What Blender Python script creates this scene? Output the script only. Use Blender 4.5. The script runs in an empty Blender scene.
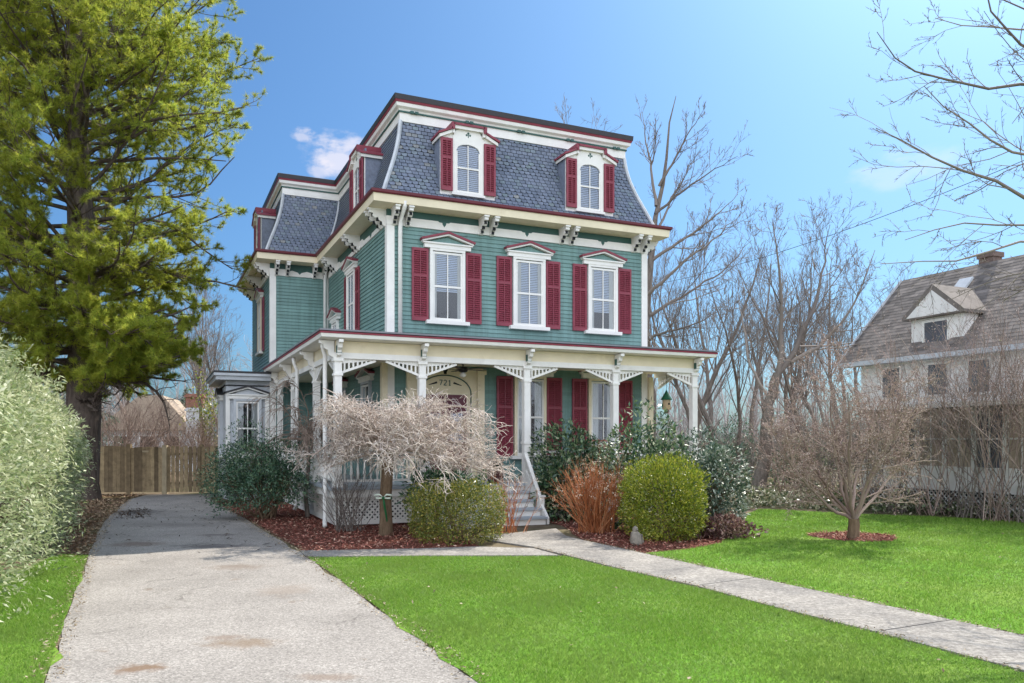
import bpy, math, random
import numpy as np
R = math.radians
sc = bpy.context.scene
col = sc.collection
rng = np.random.default_rng(7)
random.seed(7)

# ------------------------------------------------------------------ camera constants
FP, CX, CY, EYE = 792.0, 510.65, 440.4, 1.80
YAW = R(24.086)
U = np.array([math.cos(YAW), math.sin(YAW)])
V = np.array([-U[1], U[0]])
O2 = np.array([-2.87525, 18.55])

def H(s, t, z=0.0):                       # house coordinates -> world
    p = O2 + s * U + t * V
    return (float(p[0]), float(p[1]), float(z))

def at(px, py, z=0.0):                    # spot on the level z that the survey photo shows at px, py
    Y = (z - EYE) / ((CY - py) / FP)
    return (float((px - CX) / FP * Y), float(Y), float(z))

def sp(px, py, Y):                        # spot at distance Y
    return (float((px - CX) / FP * Y), float(Y), float(EYE + (CY - py) / FP * Y))

# ------------------------------------------------------------------ colours and materials
def lin(r, g, b):
    f = lambda c: (c / 255 / 12.92) if c / 255 <= .04045 else ((c / 255 + .055) / 1.055) ** 2.4
    return (f(r), f(g), f(b), 1.0)

class NT:
    def __init__(s, name):
        s.m = bpy.data.materials.new(name); s.m.use_nodes = True
        s.t = s.m.node_tree; s.t.nodes.clear()
        s.out = s.n('ShaderNodeOutputMaterial')
    def n(s, typ, **kw):
        nd = s.t.nodes.new(typ)
        for k, v in kw.items():
            if k.startswith('i_'):
                key = k[2:]
                nd.inputs[int(key) if key.isdigit() else key.replace('_', ' ')].default_value = v
            else:
                setattr(nd, k, v)
        return nd
    def l(s, a, ao, b, bi):
        s.t.links.new(a.outputs[ao], b.inputs[bi])
    def ramp(s, stops, src=None, so=0, interp='LINEAR'):
        r = s.n('ShaderNodeValToRGB'); cr = r.color_ramp; cr.interpolation = interp
        while len(cr.elements) < len(stops): cr.elements.new(.5)
        for e, (p, c) in zip(cr.elements, stops):
            e.position = p; e.color = c
        if src is not None: s.l(src, so, r, 0)
        return r
    def noise(s, scale, detail=3, rough=.55, coord='Object', dist=0.0):
        tc = s.n('ShaderNodeTexCoord'); no = s.n('ShaderNodeTexNoise')
        no.inputs['Scale'].default_value = scale; no.inputs['Detail'].default_value = detail
        no.inputs['Roughness'].default_value = rough; no.inputs['Distortion'].default_value = dist
        s.l(tc, coord, no, 'Vector'); return no
    def mix(s, fac, a, b, blend='MIX', facv=.5):
        m = s.n('ShaderNodeMixRGB'); m.blend_type = blend; m.inputs[0].default_value = facv
        if fac is not None: s.l(fac[0], fac[1], m, 0)
        for i, x in ((1, a), (2, b)):
            if isinstance(x, tuple) and len(x) == 4 and not hasattr(x[0], 'outputs'): m.inputs[i].default_value = x
            else: s.l(x[0], x[1], m, i)
        return m

def scl(c, k): return (c[0] * k, c[1] * k, c[2] * k, 1.0)

def paint(name, c, rough=.5, var=.14, scale=3.0, bump=.0, metal=0.0, spec=.35, dirt=None, boards=0):
    m = NT(name)
    no = m.noise(scale, 4, .6)
    rp = m.ramp([(.3, scl(c, 1 - var)), (.7, scl(c, 1 + var))], no, 0)
    src = (rp, 0)
    if dirt:
        n2 = m.noise(1.3, 6, .75); r2 = m.ramp([(.56, (0, 0, 0, 1)), (.78, (.55, .55, .55, 1))], n2, 0)
        src = (m.mix((r2, 0), src, dirt), 0)
    if boards:
        a = m.n('ShaderNodeAttribute'); a.attribute_name = 'rnd'; r3 = m.ramp([(0, (1 - boards,) * 3 + (1,)), (1, (1 + boards,) * 3 + (1,))], a, 'Fac')
        src = (m.mix(None, src, (r3, 0), 'MULTIPLY', 1.0), 0)
        # run-off streaks: noise drawn out vertically
        tcv = m.n('ShaderNodeTexCoord'); mpv = m.n('ShaderNodeMapping'); mpv.inputs['Scale'].default_value = (5, 5, .35); nv = m.n('ShaderNodeTexNoise'); nv.inputs['Scale'].default_value = 1.6; nv.inputs['Detail'].default_value = 6; nv.inputs['Roughness'].default_value = .7
        m.l(tcv, 'Object', mpv, 0); m.l(mpv, 0, nv, 'Vector'); r4 = m.ramp([(.35, (.80, .80, .78, 1)), (.55, (1, 1, 1, 1)), (.75, (1.10, 1.10, 1.09, 1))], nv, 0)
        src = (m.mix(None, src, (r4, 0), 'MULTIPLY', 1.0), 0)
    p = m.n('ShaderNodeBsdfPrincipled'); p.inputs['Roughness'].default_value = rough
    p.inputs['Metallic'].default_value = metal; p.inputs['Specular IOR Level'].default_value = spec
    m.l(src[0], src[1], p, 'Base Color')
    if bump:
        n3 = m.noise(60, 3, .6); b = m.n('ShaderNodeBump'); b.inputs['Strength'].default_value = bump
        b.inputs['Distance'].default_value = .01
        m.l(n3, 0, b, 'Height'); m.l(b, 0, p, 'Normal')
    m.l(p, 0, m.out, 0)
    return m.m

def leafmat(name, stops, trans=.35, rough=.45, spec=.4, big=.0, bigscale=.6, bigc=None):
    """leaf colour by a per-leaf random value; some light passes through the leaf"""
    m = NT(name)
    a = m.n('ShaderNodeAttribute'); a.attribute_name = 'rnd'
    rp = m.ramp(stops, a, 'Fac'); src = (rp, 0)
    if bigc:
        no = m.noise(bigscale, 2, .5); r2 = m.ramp([(.42, (0, 0, 0, 1)), (.66, (big, big, big, 1))], no, 0)
        src = (m.mix((r2, 0), src, bigc), 0)
    p = m.n('ShaderNodeBsdfPrincipled'); p.inputs['Roughness'].default_value = rough
    p.inputs['Specular IOR Level'].default_value = spec
    t = m.n('ShaderNodeBsdfTranslucent'); mx = m.n('ShaderNodeMixShader'); mx.inputs[0].default_value = trans
    m.l(src[0], src[1], p, 'Base Color'); m.l(src[0], src[1], t, 'Color')
    m.l(p, 0, mx, 1); m.l(t, 0, mx, 2); m.l(mx, 0, m.out, 0)
    return m.m

def rndmat(name, stops, rough=.7, spec=.2, nscale=0, nvar=.2, interp='LINEAR', bump=0, bscale=40):
    m = NT(name)
    a = m.n('ShaderNodeAttribute'); a.attribute_name = 'rnd'
    rp = m.ramp(stops, a, 'Fac', interp); src = (rp, 0)
    if nscale:
        no = m.noise(nscale, 5, .65); r2 = m.ramp([(.3, (1 - nvar,) * 3 + (1,)), (.7, (1 + nvar,) * 3 + (1,))], no, 0)
        src = (m.mix(None, src, (r2, 0), 'MULTIPLY', 1.0), 0)
    p = m.n('ShaderNodeBsdfPrincipled'); p.inputs['Roughness'].default_value = rough
    p.inputs['Specular IOR Level'].default_value = spec
    m.l(src[0], src[1], p, 'Base Color')
    if bump:
        n3 = m.noise(bscale, 4, .6); b = m.n('ShaderNodeBump'); b.inputs['Strength'].default_value = bump
        b.inputs['Distance'].default_value = .02
        m.l(n3, 0, b, 'Height'); m.l(b, 0, p, 'Normal')
    m.l(p, 0, m.out, 0)
    return m.m

def barkmat(name, c1, c2, scale=6.0):
    m = NT(name)
    tc = m.n('ShaderNodeTexCoord'); mp = m.n('ShaderNodeMapping'); mp.inputs['Scale'].default_value = (scale, scale, scale * .25)
    no = m.n('ShaderNodeTexNoise'); no.inputs['Scale'].default_value = 2.2; no.inputs['Detail'].default_value = 6; no.inputs['Roughness'].default_value = .7
    m.l(tc, 'Object', mp, 0); m.l(mp, 0, no, 'Vector')
    rp = m.ramp([(.32, c1), (.68, c2)], no, 0)
    p = m.n('ShaderNodeBsdfPrincipled'); p.inputs['Roughness'].default_value = .85; p.inputs['Specular IOR Level'].default_value = .15
    b = m.n('ShaderNodeBump'); b.inputs['Strength'].default_value = .8; b.inputs['Distance'].default_value = .03
    m.l(no, 0, b, 'Height'); m.l(b, 0, p, 'Normal'); m.l(rp, 0, p, 'Base Color'); m.l(p, 0, m.out, 0)
    return m.m

M = {}
M['siding'] = paint('siding_teal_paint', (.168, .29, .268, 1), .5, .12, .9, dirt=(.16, .25, .22, 1), boards=.09)
M['siding_dark'] = paint('dark_green_paint', (.035, .10, .085, 1), .5)
M['cream'] = paint('cream_paint', (.80, .70, .50, 1), .5, .07, 2.0, dirt=(.50, .38, .22, 1))
M['white'] = paint('white_paint', (.81, .785, .735, 1), .45, .07, 2.5, dirt=(.58, .54, .47, 1))
M['far_pane'] = paint('dim_far_glass', (.10, .11, .13, 1), .15, .3, 1.5, spec=.6)
M['grey_trim'] = paint('grey_flashing', (.50, .52, .54, 1), .45, .12, 4)
M['burg'] = paint('burgundy_paint', (.245, .043, .064, 1), .45, .14, 5)
M['burg_edge'] = paint('burgundy_gutter_paint', (.13, .018, .026, 1), .4, .14, 3)
M['roof_dark'] = paint('dark_roof_edge', (.035, .033, .036, 1), .5)
M['tin'] = paint('grey_tin_roof', (.20, .20, .22, 1), .45, .2, 2)
M['dark'] = paint('dark_inset_and_shade', (.015, .017, .018, 1), .7)  # dark insets, mouldings and panes; behind lattice it is shade put in as colour
M['floor_grey'] = paint('grey_porch_paint', (.36, .40, .43, 1), .5, .1, 3)
M['black'] = paint('black_iron', (.012, .012, .013, 1), .4)
M['blind'] = paint('pale_blind', (.74, .80, .92, 1), .6, .05)
M['curtain'] = paint('white_curtain', (.72, .70, .66, 1), .8, .05)
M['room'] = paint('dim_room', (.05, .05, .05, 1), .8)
M['door'] = paint('burgundy_door', (.12, .02, .035, 1), .35, .15)
M['slate'] = rndmat('roof_slate', [(0, (.125, .15, .20, 1)), (.3, (.155, .183, .24, 1)), (.6, (.18, .205, .265, 1)), (.85, (.17, .215, .235, 1)), (.94, (.21, .22, .225, 1)), (1, (.26, .26, .25, 1))], .5, .4, 9, .25, bump=.3)
M['asph_sh'] = rndmat('old_roof_shingle', [(0, (.12, .105, .095, 1)), (1, (.25, .215, .19, 1))], .85, .15, 3, .25)
M['fence'] = rndmat('weathered_fence_wood', [(0, (.15, .11, .066, 1)), (.5, (.27, .20, .118, 1)), (1, (.38, .285, .165, 1))], .8, .15, 5, .35, bump=.3)
M['fence_post'] = paint('pale_fence_post', (.42, .34, .22, 1), .8, .2, 6)
def glassmat():
    m = NT('window_glass')
    fr = m.n('ShaderNodeFresnel'); fr.inputs['IOR'].default_value = 1.75
    tr = m.n('ShaderNodeBsdfTransparent'); tr.inputs[0].default_value = (.86, .9, .93, 1)
    gl = m.n('ShaderNodeBsdfGlossy'); gl.inputs['Roughness'].default_value = .015; gl.inputs[0].default_value = (.95, .97, 1, 1)
    no = m.noise(2.2, 2); b = m.n('ShaderNodeBump'); b.inputs['Strength'].default_value = .06; b.inputs['Distance'].default_value = .05
    m.l(no, 0, b, 'Height'); m.l(b, 0, gl, 'Normal')
    mx = m.n('ShaderNodeMixShader'); m.l(fr, 0, mx, 0); m.l(tr, 0, mx, 1); m.l(gl, 0, mx, 2); m.l(mx, 0, m.out, 0)
    return m.m
M['glass'] = glassmat()
M['bark_pine'] = barkmat('pine_bark', (.06, .046, .038, 1), (.18, .14, .115, 1), 4)
M['bark_grey'] = barkmat('grey_bark', (.11, .09, .075, 1), (.28, .235, .20, 1), 5)
M['bark_dark'] = barkmat('dark_branch_bark', (.03, .026, .026, 1), (.085, .07, .065, 1), 6)
M['bark_brown'] = barkmat('brown_bark', (.10, .066, .04, 1), (.24, .165, .105, 1), 7)
M['twig'] = rndmat('winter_twig', [(0, (.13, .107, .092, 1)), (1, (.31, .26, .225, 1))], .8, .15)
M['twig_brown'] = rndmat('brown_drooping_twig', [(0, (.15, .105, .08, 1)), (1, (.42, .32, .255, 1))], .75, .15)
M['twig_far'] = rndmat('distant_twig', [(0, (.30, .27, .26, 1)), (1, (.52, .48, .46, 1))], .85, .1)  # haze and sunlight on the far twigs put in as a paler colour
M['twig_pale'] = rndmat('pale_weeping_twig', [(0, (.29, .22, .18, 1)), (.5, (.58, .48, .41, 1)), (1, (.85, .76, .68, 1))], .6, .25)
M['twig_pink'] = rndmat('pinkish_twig', [(0, (.17, .115, .095, 1)), (1, (.46, .345, .29, 1))], .75, .2)
M['twig_red'] = rndmat('russet_stem', [(0, (.28, .085, .03, 1)), (.6, (.50, .18, .07, 1)), (1, (.62, .30, .15, 1))], .6, .25)
M['seed'] = rndmat('dry_flower_head', [(0, (.55, .40, .28, 1)), (1, (.80, .68, .55, 1))], .8, .1)

# ------------------------------------------------------------------ object helpers
def tag(o, label=None, cat=None, group=None, kind=None):
    if label: o['label'] = label
    if cat: o['category'] = cat
    if group: o['group'] = group
    if kind: o['kind'] = kind
    return o

def empty(name, loc=(0, 0, 0), rz=0.0):
    o = bpy.data.objects.new(name, None); col.objects.link(o)
    o.location = loc; o.rotation_euler = (0, 0, rz); o.empty_display_size = .2
    return o

def link(name, me, parent=None, loc=None, rz=None):
    o = bpy.data.objects.new(name, me); col.objects.link(o)
    if parent is not None: o.parent = parent
    if loc is not None: o.location = loc
    if rz is not None: o.rotation_euler = (0, 0, rz)
    return o

def copy_tree(o, parent=None):
    c = o.copy(); col.objects.link(c)
    if parent is not None: c.parent = parent
    for ch in list(o.children): copy_tree(ch, c)
    return c

class MB:
    """collects shapes for ONE mesh"""
    def __init__(s): s.v = []; s.f = []; s.m = []; s.r = []; s.mi = 0; s.rv = 0.5
    def add(s, vs, fs):
        b = len(s.v); s.v += [tuple(map(float, p)) for p in vs]
        for f in fs: s.f.append([b + i for i in f]); s.m.append(s.mi); s.r.append(s.rv)
        return s
    def box(s, x0, x1, y0, y1, z0, z1):
        return s.add([(x0, y0, z0), (x1, y0, z0), (x1, y1, z0), (x0, y1, z0), (x0, y0, z1), (x1, y0, z1), (x1, y1, z1), (x0, y1, z1)],
                     [(0, 3, 2, 1), (4, 5, 6, 7), (0, 1, 5, 4), (1, 2, 6, 5), (2, 3, 7, 6), (3, 0, 4, 7)])
    def hexa(s, p):   # eight corners, bottom ring then top ring
        return s.add(p, [(0, 3, 2, 1), (4, 5, 6, 7), (0, 1, 5, 4), (1, 2, 6, 5), (2, 3, 7, 6), (3, 0, 4, 7)])
    def bar(s, a, b, w, d, up=(0, 0, 1)):   # bar from a to b, width w across, d along up
        a = np.array(a, float); b = np.array(b, float); t = b - a; t /= np.linalg.norm(t)
        x = np.cross(t, up); n = np.linalg.norm(x)
        x = np.cross(t, (1, 0, 0)) if n < 1e-6 else x; x /= np.linalg.norm(x); y = np.cross(x, t)
        ring = [(-w / 2, -d / 2), (w / 2, -d / 2), (w / 2, d / 2), (-w / 2, d / 2)]
        return s.hexa([a + x * i + y * j for i, j in ring] + [b + x * i + y * j for i, j in ring])
    def prism(s, poly, y0, y1, axis='y'):   # polygon in (x,z) extruded along y, or in (y,z) along x
        n = len(poly)
        g = (lambda p, e: (p[0], e, p[1])) if axis == 'y' else ((lambda p, e: (e, p[0], p[1])) if axis == 'x' else (lambda p, e: (p[0], p[1], e)))
        vs = [g(p, y0) for p in poly] + [g(p, y1) for p in poly]
        fs = [tuple(range(n)), tuple(range(2 * n - 1, n - 1, -1))] + [(i, i + n, (i + 1) % n + n, (i + 1) % n) for i in range(n)]
        return s.add(vs, fs)
    def lathe(s, prof, c=(0, 0, 0), n=16, sx=1.0, sy=1.0):
        vs = []; fs = []
        for r, z in prof:
            for k in range(n):
                a = 2 * math.pi * k / n; vs.append((c[0] + r * sx * math.cos(a), c[1] + r * sy * math.sin(a), c[2] + z))
        for i in range(len(prof) - 1):
            for k in range(n):
                fs.append((i * n + k, i * n + (k + 1) % n, (i + 1) * n + (k + 1) % n, (i + 1) * n + k))
        fs.append(tuple(range(n - 1, -1, -1))); fs.append(tuple((len(prof) - 1) * n + k for k in range(n)))
        return s.add(vs, fs)
    def tube(s, pts, rad, n=8):
        P = np.array(pts, float)[None]; Rr = np.array([rad] * len(pts) if np.isscalar(rad) else rad, float)[None]
        v, f = tubes(P, Rr, n)
        k = P.shape[1]
        return s.add(v, [tuple(q) for q in f] + [tuple(range(n - 1, -1, -1)), tuple((k - 1) * n + j for j in range(n))])
    def build(s, name, mats, parent=None, loc=None, rz=None, smooth=False):
        me = bpy.data.meshes.new(name); me.from_pydata(s.v, [], s.f)
        mats = mats if isinstance(mats, (list, tuple)) else [mats]
        for m in mats: me.materials.append(m)
        me.polygons.foreach_set('material_index', s.m)
        at_ = me.attributes.new('rnd', 'FLOAT', 'FACE'); at_.data.foreach_set('value', s.r)
        if smooth: me.polygons.foreach_set('use_smooth', [True] * len(s.f))
        me.update(); return link(name, me, parent, loc, rz)

def np_mesh(name, v, f, mats, rnd=None, mi=None, smooth=False):
    """mesh from arrays: v (N,3), f (M,k)"""
    v = np.asarray(v, np.float32); f = np.asarray(f, np.int32); k = f.shape[1]
    me = bpy.data.meshes.new(name)
    me.vertices.add(len(v)); me.vertices.foreach_set('co', v.ravel())
    me.loops.add(f.size); me.loops.foreach_set('vertex_index', f.ravel())
    me.polygons.add(len(f)); me.polygons.foreach_set('loop_start', np.arange(0, f.size, k, dtype=np.int32))
    for m in (mats if isinstance(mats, (list, tuple)) else [mats]): me.materials.append(m)
    if mi is not None: me.polygons.foreach_set('material_index', np.asarray(mi, np.int32))
    if smooth: me.polygons.foreach_set('use_smooth', np.ones(len(f), bool))
    a = me.attributes.new('rnd', 'FLOAT', 'FACE')
    a.data.foreach_set('value', np.asarray(rnd if rnd is not None else rng.random(len(f)), np.float32))
    me.update(calc_edges=True); me.validate()
    return me

def norm(a): return a / np.maximum(np.linalg.norm(a, axis=-1, keepdims=True), 1e-9)

def tubes(P, Rr, n=4):
    """P (B,K,3) polylines, Rr (B,K) radii -> verts, quads"""
    B, K, _ = P.shape
    T = norm(np.gradient(P, axis=1))
    ref = np.where(np.abs(T[:, :1, 2:3]) > .8, np.array([1., .13, .07])[None, None], np.array([.1, .07, 1.])[None, None])
    A = norm(np.cross(T, np.broadcast_to(ref, T.shape))); Bn = np.cross(T, A)
    ang = np.arange(n) * 2 * math.pi / n
    ring = A[:, :, None, :] * np.cos(ang)[None, None, :, None] + Bn[:, :, None, :] * np.sin(ang)[None, None, :, None]
    v = (P[:, :, None, :] + ring * Rr[:, :, None, None]).reshape(-1, 3)
    b = np.arange(B)[:, None, None] * K * n; k = np.arange(K - 1)[None, :, None] * n; j = np.arange(n)[None, None, :]; j2 = (j + 1) % n
    f = np.stack([b + k + j, b + k + j2, b + k + n + j2, b + k + n + j], -1).reshape(-1, 4)
    return v, f

class TB:
    """collects tube sets into one mesh"""
    def __init__(s): s.v = []; s.f = []; s.r = []; s.n = 0
    def add(s, P, Rr, n=4, rnd=None):
        if len(P) == 0: return
        v, f = tubes(P, Rr, n); s.v.append(v); s.f.append(f + s.n); s.n += len(v)
        r = rng.random(len(P)) if rnd is None else np.full(len(P), rnd)
        s.r.append(np.repeat(r, len(f) // len(P)))
    def mesh(s, name, mat, smooth=True):
        return np_mesh(name, np.concatenate(s.v), np.concatenate(s.f), mat, np.concatenate(s.r), smooth=smooth)

def branches(start, d, L, r0, K=5, wig=.2, trop=0.0, taper=.3, rg=rng, droop=0.0):
    B = len(start); P = np.zeros((B, K, 3)); P[:, 0] = start; d = norm(d.copy())
    for k in range(1, K):
        d = norm(d + wig * rg.normal(size=(B, 3)) + np.array([0, 0, 1.]) * (trop - droop * k / K))
        P[:, k] = P[:, k - 1] + d * (L / (K - 1))[:, None]
    Rr = r0[:, None] * np.linspace(1, taper, K)[None]
    return P, Rr

def kids(P, Rr, n, tmin=.25, tmax=1.0, ang=.8, angv=.2, lr=(.4, .7), rr=.6, rg=rng, L=None):
    B, K, _ = P.shape
    idx = np.repeat(np.arange(B), n); t = rg.uniform(tmin, tmax, len(idx)) * (K - 1) * .9999
    i = t.astype(int); fr = (t - i)[:, None]
    p = P[idx, i] * (1 - fr) + P[idx, i + 1] * fr
    tang = norm(P[idx, i + 1] - P[idx, i]); r = Rr[idx, i] * (1 - fr[:, 0]) + Rr[idx, i + 1] * fr[:, 0]
    q = norm(np.cross(tang, rg.normal(size=tang.shape)))
    a = ang + angv * rg.normal(size=len(idx))
    d = tang * np.cos(a)[:, None] + q * np.sin(a)[:, None]
    pl = np.linalg.norm(np.diff(P, axis=1), axis=2).sum(1)[idx] if L is None else np.full(len(idx), L)
    Ln = pl * rg.uniform(lr[0], lr[1], len(idx)) * (1.15 - .55 * t / (K - 1))
    return p, d, Ln, r * rr

def leaf_verts(c, d, nrm, ln, wd, fold=.12):
    """diamond leaves: c base, d axis, nrm face normal, ln length, wd width"""
    d = norm(d); s = norm(np.cross(d, nrm)); nn = np.cross(s, d)
    ln = ln[:, None]; wd = wd[:, None]
    mid = c + d * ln * .48
    v = np.stack([c, mid + s * wd * .5 + nn * wd * fold, c + d * ln - nn * ln * .08, mid - s * wd * .5 + nn * wd * fold], 1)
    return v.reshape(-1, 3), np.arange(len(c) * 4).reshape(-1, 4)

def inpoly(P, poly):
    x, y = P[:, 0], P[:, 1]; ins = np.zeros(len(P), bool); n = len(poly)
    for i in range(n):
        x1, y1 = poly[i][:2]; x2, y2 = poly[(i + 1) % n][:2]
        c = ((y1 > y) != (y2 > y)) & (x < (x2 - x1) * (y - y1) / (y2 - y1 + 1e-12) + x1)
        ins ^= c
    return ins

def scatter(poly, n, rg=rng):
    a = np.array([p[:2] for p in poly]); lo, hi = a.min(0), a.max(0); out = []
    area = abs(sum(a[i][0] * a[(i + 1) % len(a)][1] - a[(i + 1) % len(a)][0] * a[i][1] for i in range(len(a)))) / 2
    m = int(n * (hi - lo).prod() / max(area, .01)) + 8
    P = lo + rg.random((m, 2)) * (hi - lo)
    return P[inpoly(P, poly)]

# ------------------------------------------------------------------ world, sun, camera
SUNW = norm((.80 * U + .424 * V)[None])[0]
EL = math.atan(1 / math.hypot(.80, .424))
world = bpy.data.worlds.new('World'); sc.world = world; world.use_nodes = True
wt = world.node_tree; wt.nodes.clear()
wo = wt.nodes.new('ShaderNodeOutputWorld'); bg = wt.nodes.new('ShaderNodeBackground'); bg.inputs['Strength'].default_value = .15
sky = wt.nodes.new('ShaderNodeTexSky'); sky.sky_type = 'NISHITA'; sky.sun_disc = False
sky.sun_elevation = EL; sky.sun_rotation = math.atan2(SUNW[0], SUNW[1])
sky.air_density = 1.0; sky.dust_density = 2.2; sky.ozone_density = 2.5; sky.altitude = 50
# a few small clouds: noise on the direction of the sky, kept to two small regions
tc = wt.nodes.new('ShaderNodeTexCoord')
tint = wt.nodes.new('ShaderNodeMixRGB'); tint.blend_type = 'MULTIPLY'; tint.inputs[0].default_value = 1; tint.inputs[2].default_value = (.275, .455, .615, 1)
wt.links.new(sky.outputs[0], tint.inputs[1]); base = tint.outputs[0]
# unseen bright clouds added behind the camera to brighten the shaded house front
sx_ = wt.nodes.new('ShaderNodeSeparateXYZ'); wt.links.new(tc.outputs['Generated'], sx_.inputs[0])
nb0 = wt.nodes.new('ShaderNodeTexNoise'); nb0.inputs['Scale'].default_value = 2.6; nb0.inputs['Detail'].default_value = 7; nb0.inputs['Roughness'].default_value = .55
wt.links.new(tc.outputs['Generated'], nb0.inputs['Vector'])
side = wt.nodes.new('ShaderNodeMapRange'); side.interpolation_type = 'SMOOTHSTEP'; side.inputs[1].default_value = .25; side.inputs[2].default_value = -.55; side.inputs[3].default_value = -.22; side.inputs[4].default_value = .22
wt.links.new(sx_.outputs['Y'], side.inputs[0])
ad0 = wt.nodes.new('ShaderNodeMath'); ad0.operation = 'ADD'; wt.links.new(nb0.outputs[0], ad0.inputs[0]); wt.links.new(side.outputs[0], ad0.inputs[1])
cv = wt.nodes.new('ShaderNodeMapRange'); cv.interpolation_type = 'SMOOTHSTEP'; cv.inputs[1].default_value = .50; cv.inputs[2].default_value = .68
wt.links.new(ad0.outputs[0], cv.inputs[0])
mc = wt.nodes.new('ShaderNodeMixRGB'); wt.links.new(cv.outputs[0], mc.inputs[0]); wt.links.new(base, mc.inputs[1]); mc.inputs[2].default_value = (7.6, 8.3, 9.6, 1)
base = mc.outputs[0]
def cloud(dirv, rad, scale, thr, amt, colr, stretch):
    global base
    dv = np.array(dirv, float); dv /= np.linalg.norm(dv)
    di = wt.nodes.new('ShaderNodeVectorMath'); di.operation = 'SUBTRACT'; di.inputs[1].default_value = tuple(dv)
    wt.links.new(tc.outputs['Generated'], di.inputs[0])
    mp = wt.nodes.new('ShaderNodeVectorMath'); mp.operation = 'MULTIPLY'; mp.inputs[1].default_value = stretch
    wt.links.new(di.outputs[0], mp.inputs[0])
    ln = wt.nodes.new('ShaderNodeVectorMath'); ln.operation = 'LENGTH'; wt.links.new(mp.outputs[0], ln.inputs[0])
    fall = wt.nodes.new('ShaderNodeMapRange'); fall.interpolation_type = 'SMOOTHSTEP'
    fall.inputs[1].default_value = rad; fall.inputs[2].default_value = rad * .15; fall.inputs[3].default_value = 0; fall.inputs[4].default_value = 1
    wt.links.new(ln.outputs['Value'], fall.inputs[0])
    no = wt.nodes.new('ShaderNodeTexNoise'); no.inputs['Scale'].default_value = scale; no.inputs['Detail'].default_value = 6; no.inputs['Roughness'].default_value = .55
    wt.links.new(mp.outputs[0], no.inputs['Vector'])
    ad = wt.nodes.new('ShaderNodeMath'); ad.operation = 'MULTIPLY'; wt.links.new(no.outputs[0], ad.inputs[0]); wt.links.new(fall.outputs[0], ad.inputs[1])
    mr = wt.nodes.new('ShaderNodeMapRange'); mr.interpolation_type = 'SMOOTHSTEP'
    mr.inputs[1].default_value = thr; mr.inputs[2].default_value = thr + .3; mr.inputs[3].default_value = 0; mr.inputs[4].default_value = amt
    wt.links.new(ad.outputs[0], mr.inputs[0])
    mx = wt.nodes.new('ShaderNodeMixRGB'); wt.links.new(mr.outputs[0], mx.inputs[0]); wt.links.new(base, mx.inputs[1]); mx.inputs[2].default_value = colr
    base = mx.outputs[0]
cloud((-.212, 1, .362), .074, 48, .25, .72, (4.1, 3.95, 4.3, 1), (.85, 1, 1.6))
cloud((-.262, 1, .387), .030, 70, .27, .5, (4.0, 3.85, 4.2, 1), (1, 1, 1.9))
cloud((-.240, 1, .345), .034, 70, .26, .55, (4.0, 3.85, 4.2, 1), (1, 1, 1.4))
cloud((.50, 1, .345), .12, 22, .30, .25, (4.5, 4.4, 4.6, 1), (1, 1, 2.6))
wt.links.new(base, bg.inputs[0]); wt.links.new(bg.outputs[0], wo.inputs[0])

sun = bpy.data.lights.new('sun', 'SUN'); sun.energy = 4.4; sun.angle = R(.55); sun.color = (1.0, .94, .84)
so = bpy.data.objects.new('sun', sun); col.objects.link(so)
so.rotation_euler = (math.pi / 2 - EL, 0, math.atan2(SUNW[1], SUNW[0]) + math.pi / 2); so.location = (20, 30, 40)

cam = bpy.data.cameras.new('camera'); co = bpy.data.objects.new('camera', cam); col.objects.link(co)
co.location = (0, 0, EYE); co.rotation_euler = (math.pi / 2, 0, 0)
cam.sensor_width = 36; cam.lens = FP / 1024 * 36; cam.shift_x = (512 - CX) / 1024; cam.shift_y = (CY - 341.5) / 1024
cam.clip_start = .1; cam.clip_end = 3000; sc.camera = co
sc.view_settings.view_transform = 'Standard'; sc.view_settings.look = 'None'; sc.view_settings.gamma = 1
sc.view_settings.exposure = 0.66; sc.view_settings.use_curve_mapping = False
sc.render.film_transparent = False
sc.cycles.max_bounces = 8; sc.cycles.diffuse_bounces = 3; sc.cycles.transparent_max_bounces = 12
# ------------------------------------------------------------------ the house
W, TW, WW, TB_ = 7.16, 7.0, 1.755, 12.0           # front width, depth to the wing, wing width, total depth
FOOT = [(0, 0), (W, 0), (W, TB_), (-WW, TB_), (-WW, TW), (0, TW)]
FL = .83

def offset(poly, d):
    """offset of a counter-clockwise outline, outward for d > 0, mitred"""
    n = len(poly); out = []
    for i in range(n):
        p0, p1, p2 = (np.array(poly[j % n], float) for j in (i - 1, i, i + 1))
        e1 = (p1 - p0) / np.linalg.norm(p1 - p0); e2 = (p2 - p1) / np.linalg.norm(p2 - p1)
        n1 = np.array([e1[1], -e1[0]]); n2 = np.array([e2[1], -e2[0]])
        out.append(tuple(p1 + d * (n1 + n2) / (1 + n1 @ n2)))
    return out

def sweep(mb, poly, prof, closed_prof=True):
    """profile of (outward, z) carried round a closed outline"""
    n = len(poly); rings = [[(x, y, z) for x, y in offset(poly, d)] for d, z in prof]
    k = len(prof); vs = [p for r in rings for p in r]
    fs = []
    for i in range(k if closed_prof else k - 1):
        a, b = i * n, ((i + 1) % k) * n
        for j in range(n):
            fs.append((a + j, a + (j + 1) % n, b + (j + 1) % n, b + j))
    mb.add(vs, fs); return mb

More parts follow.
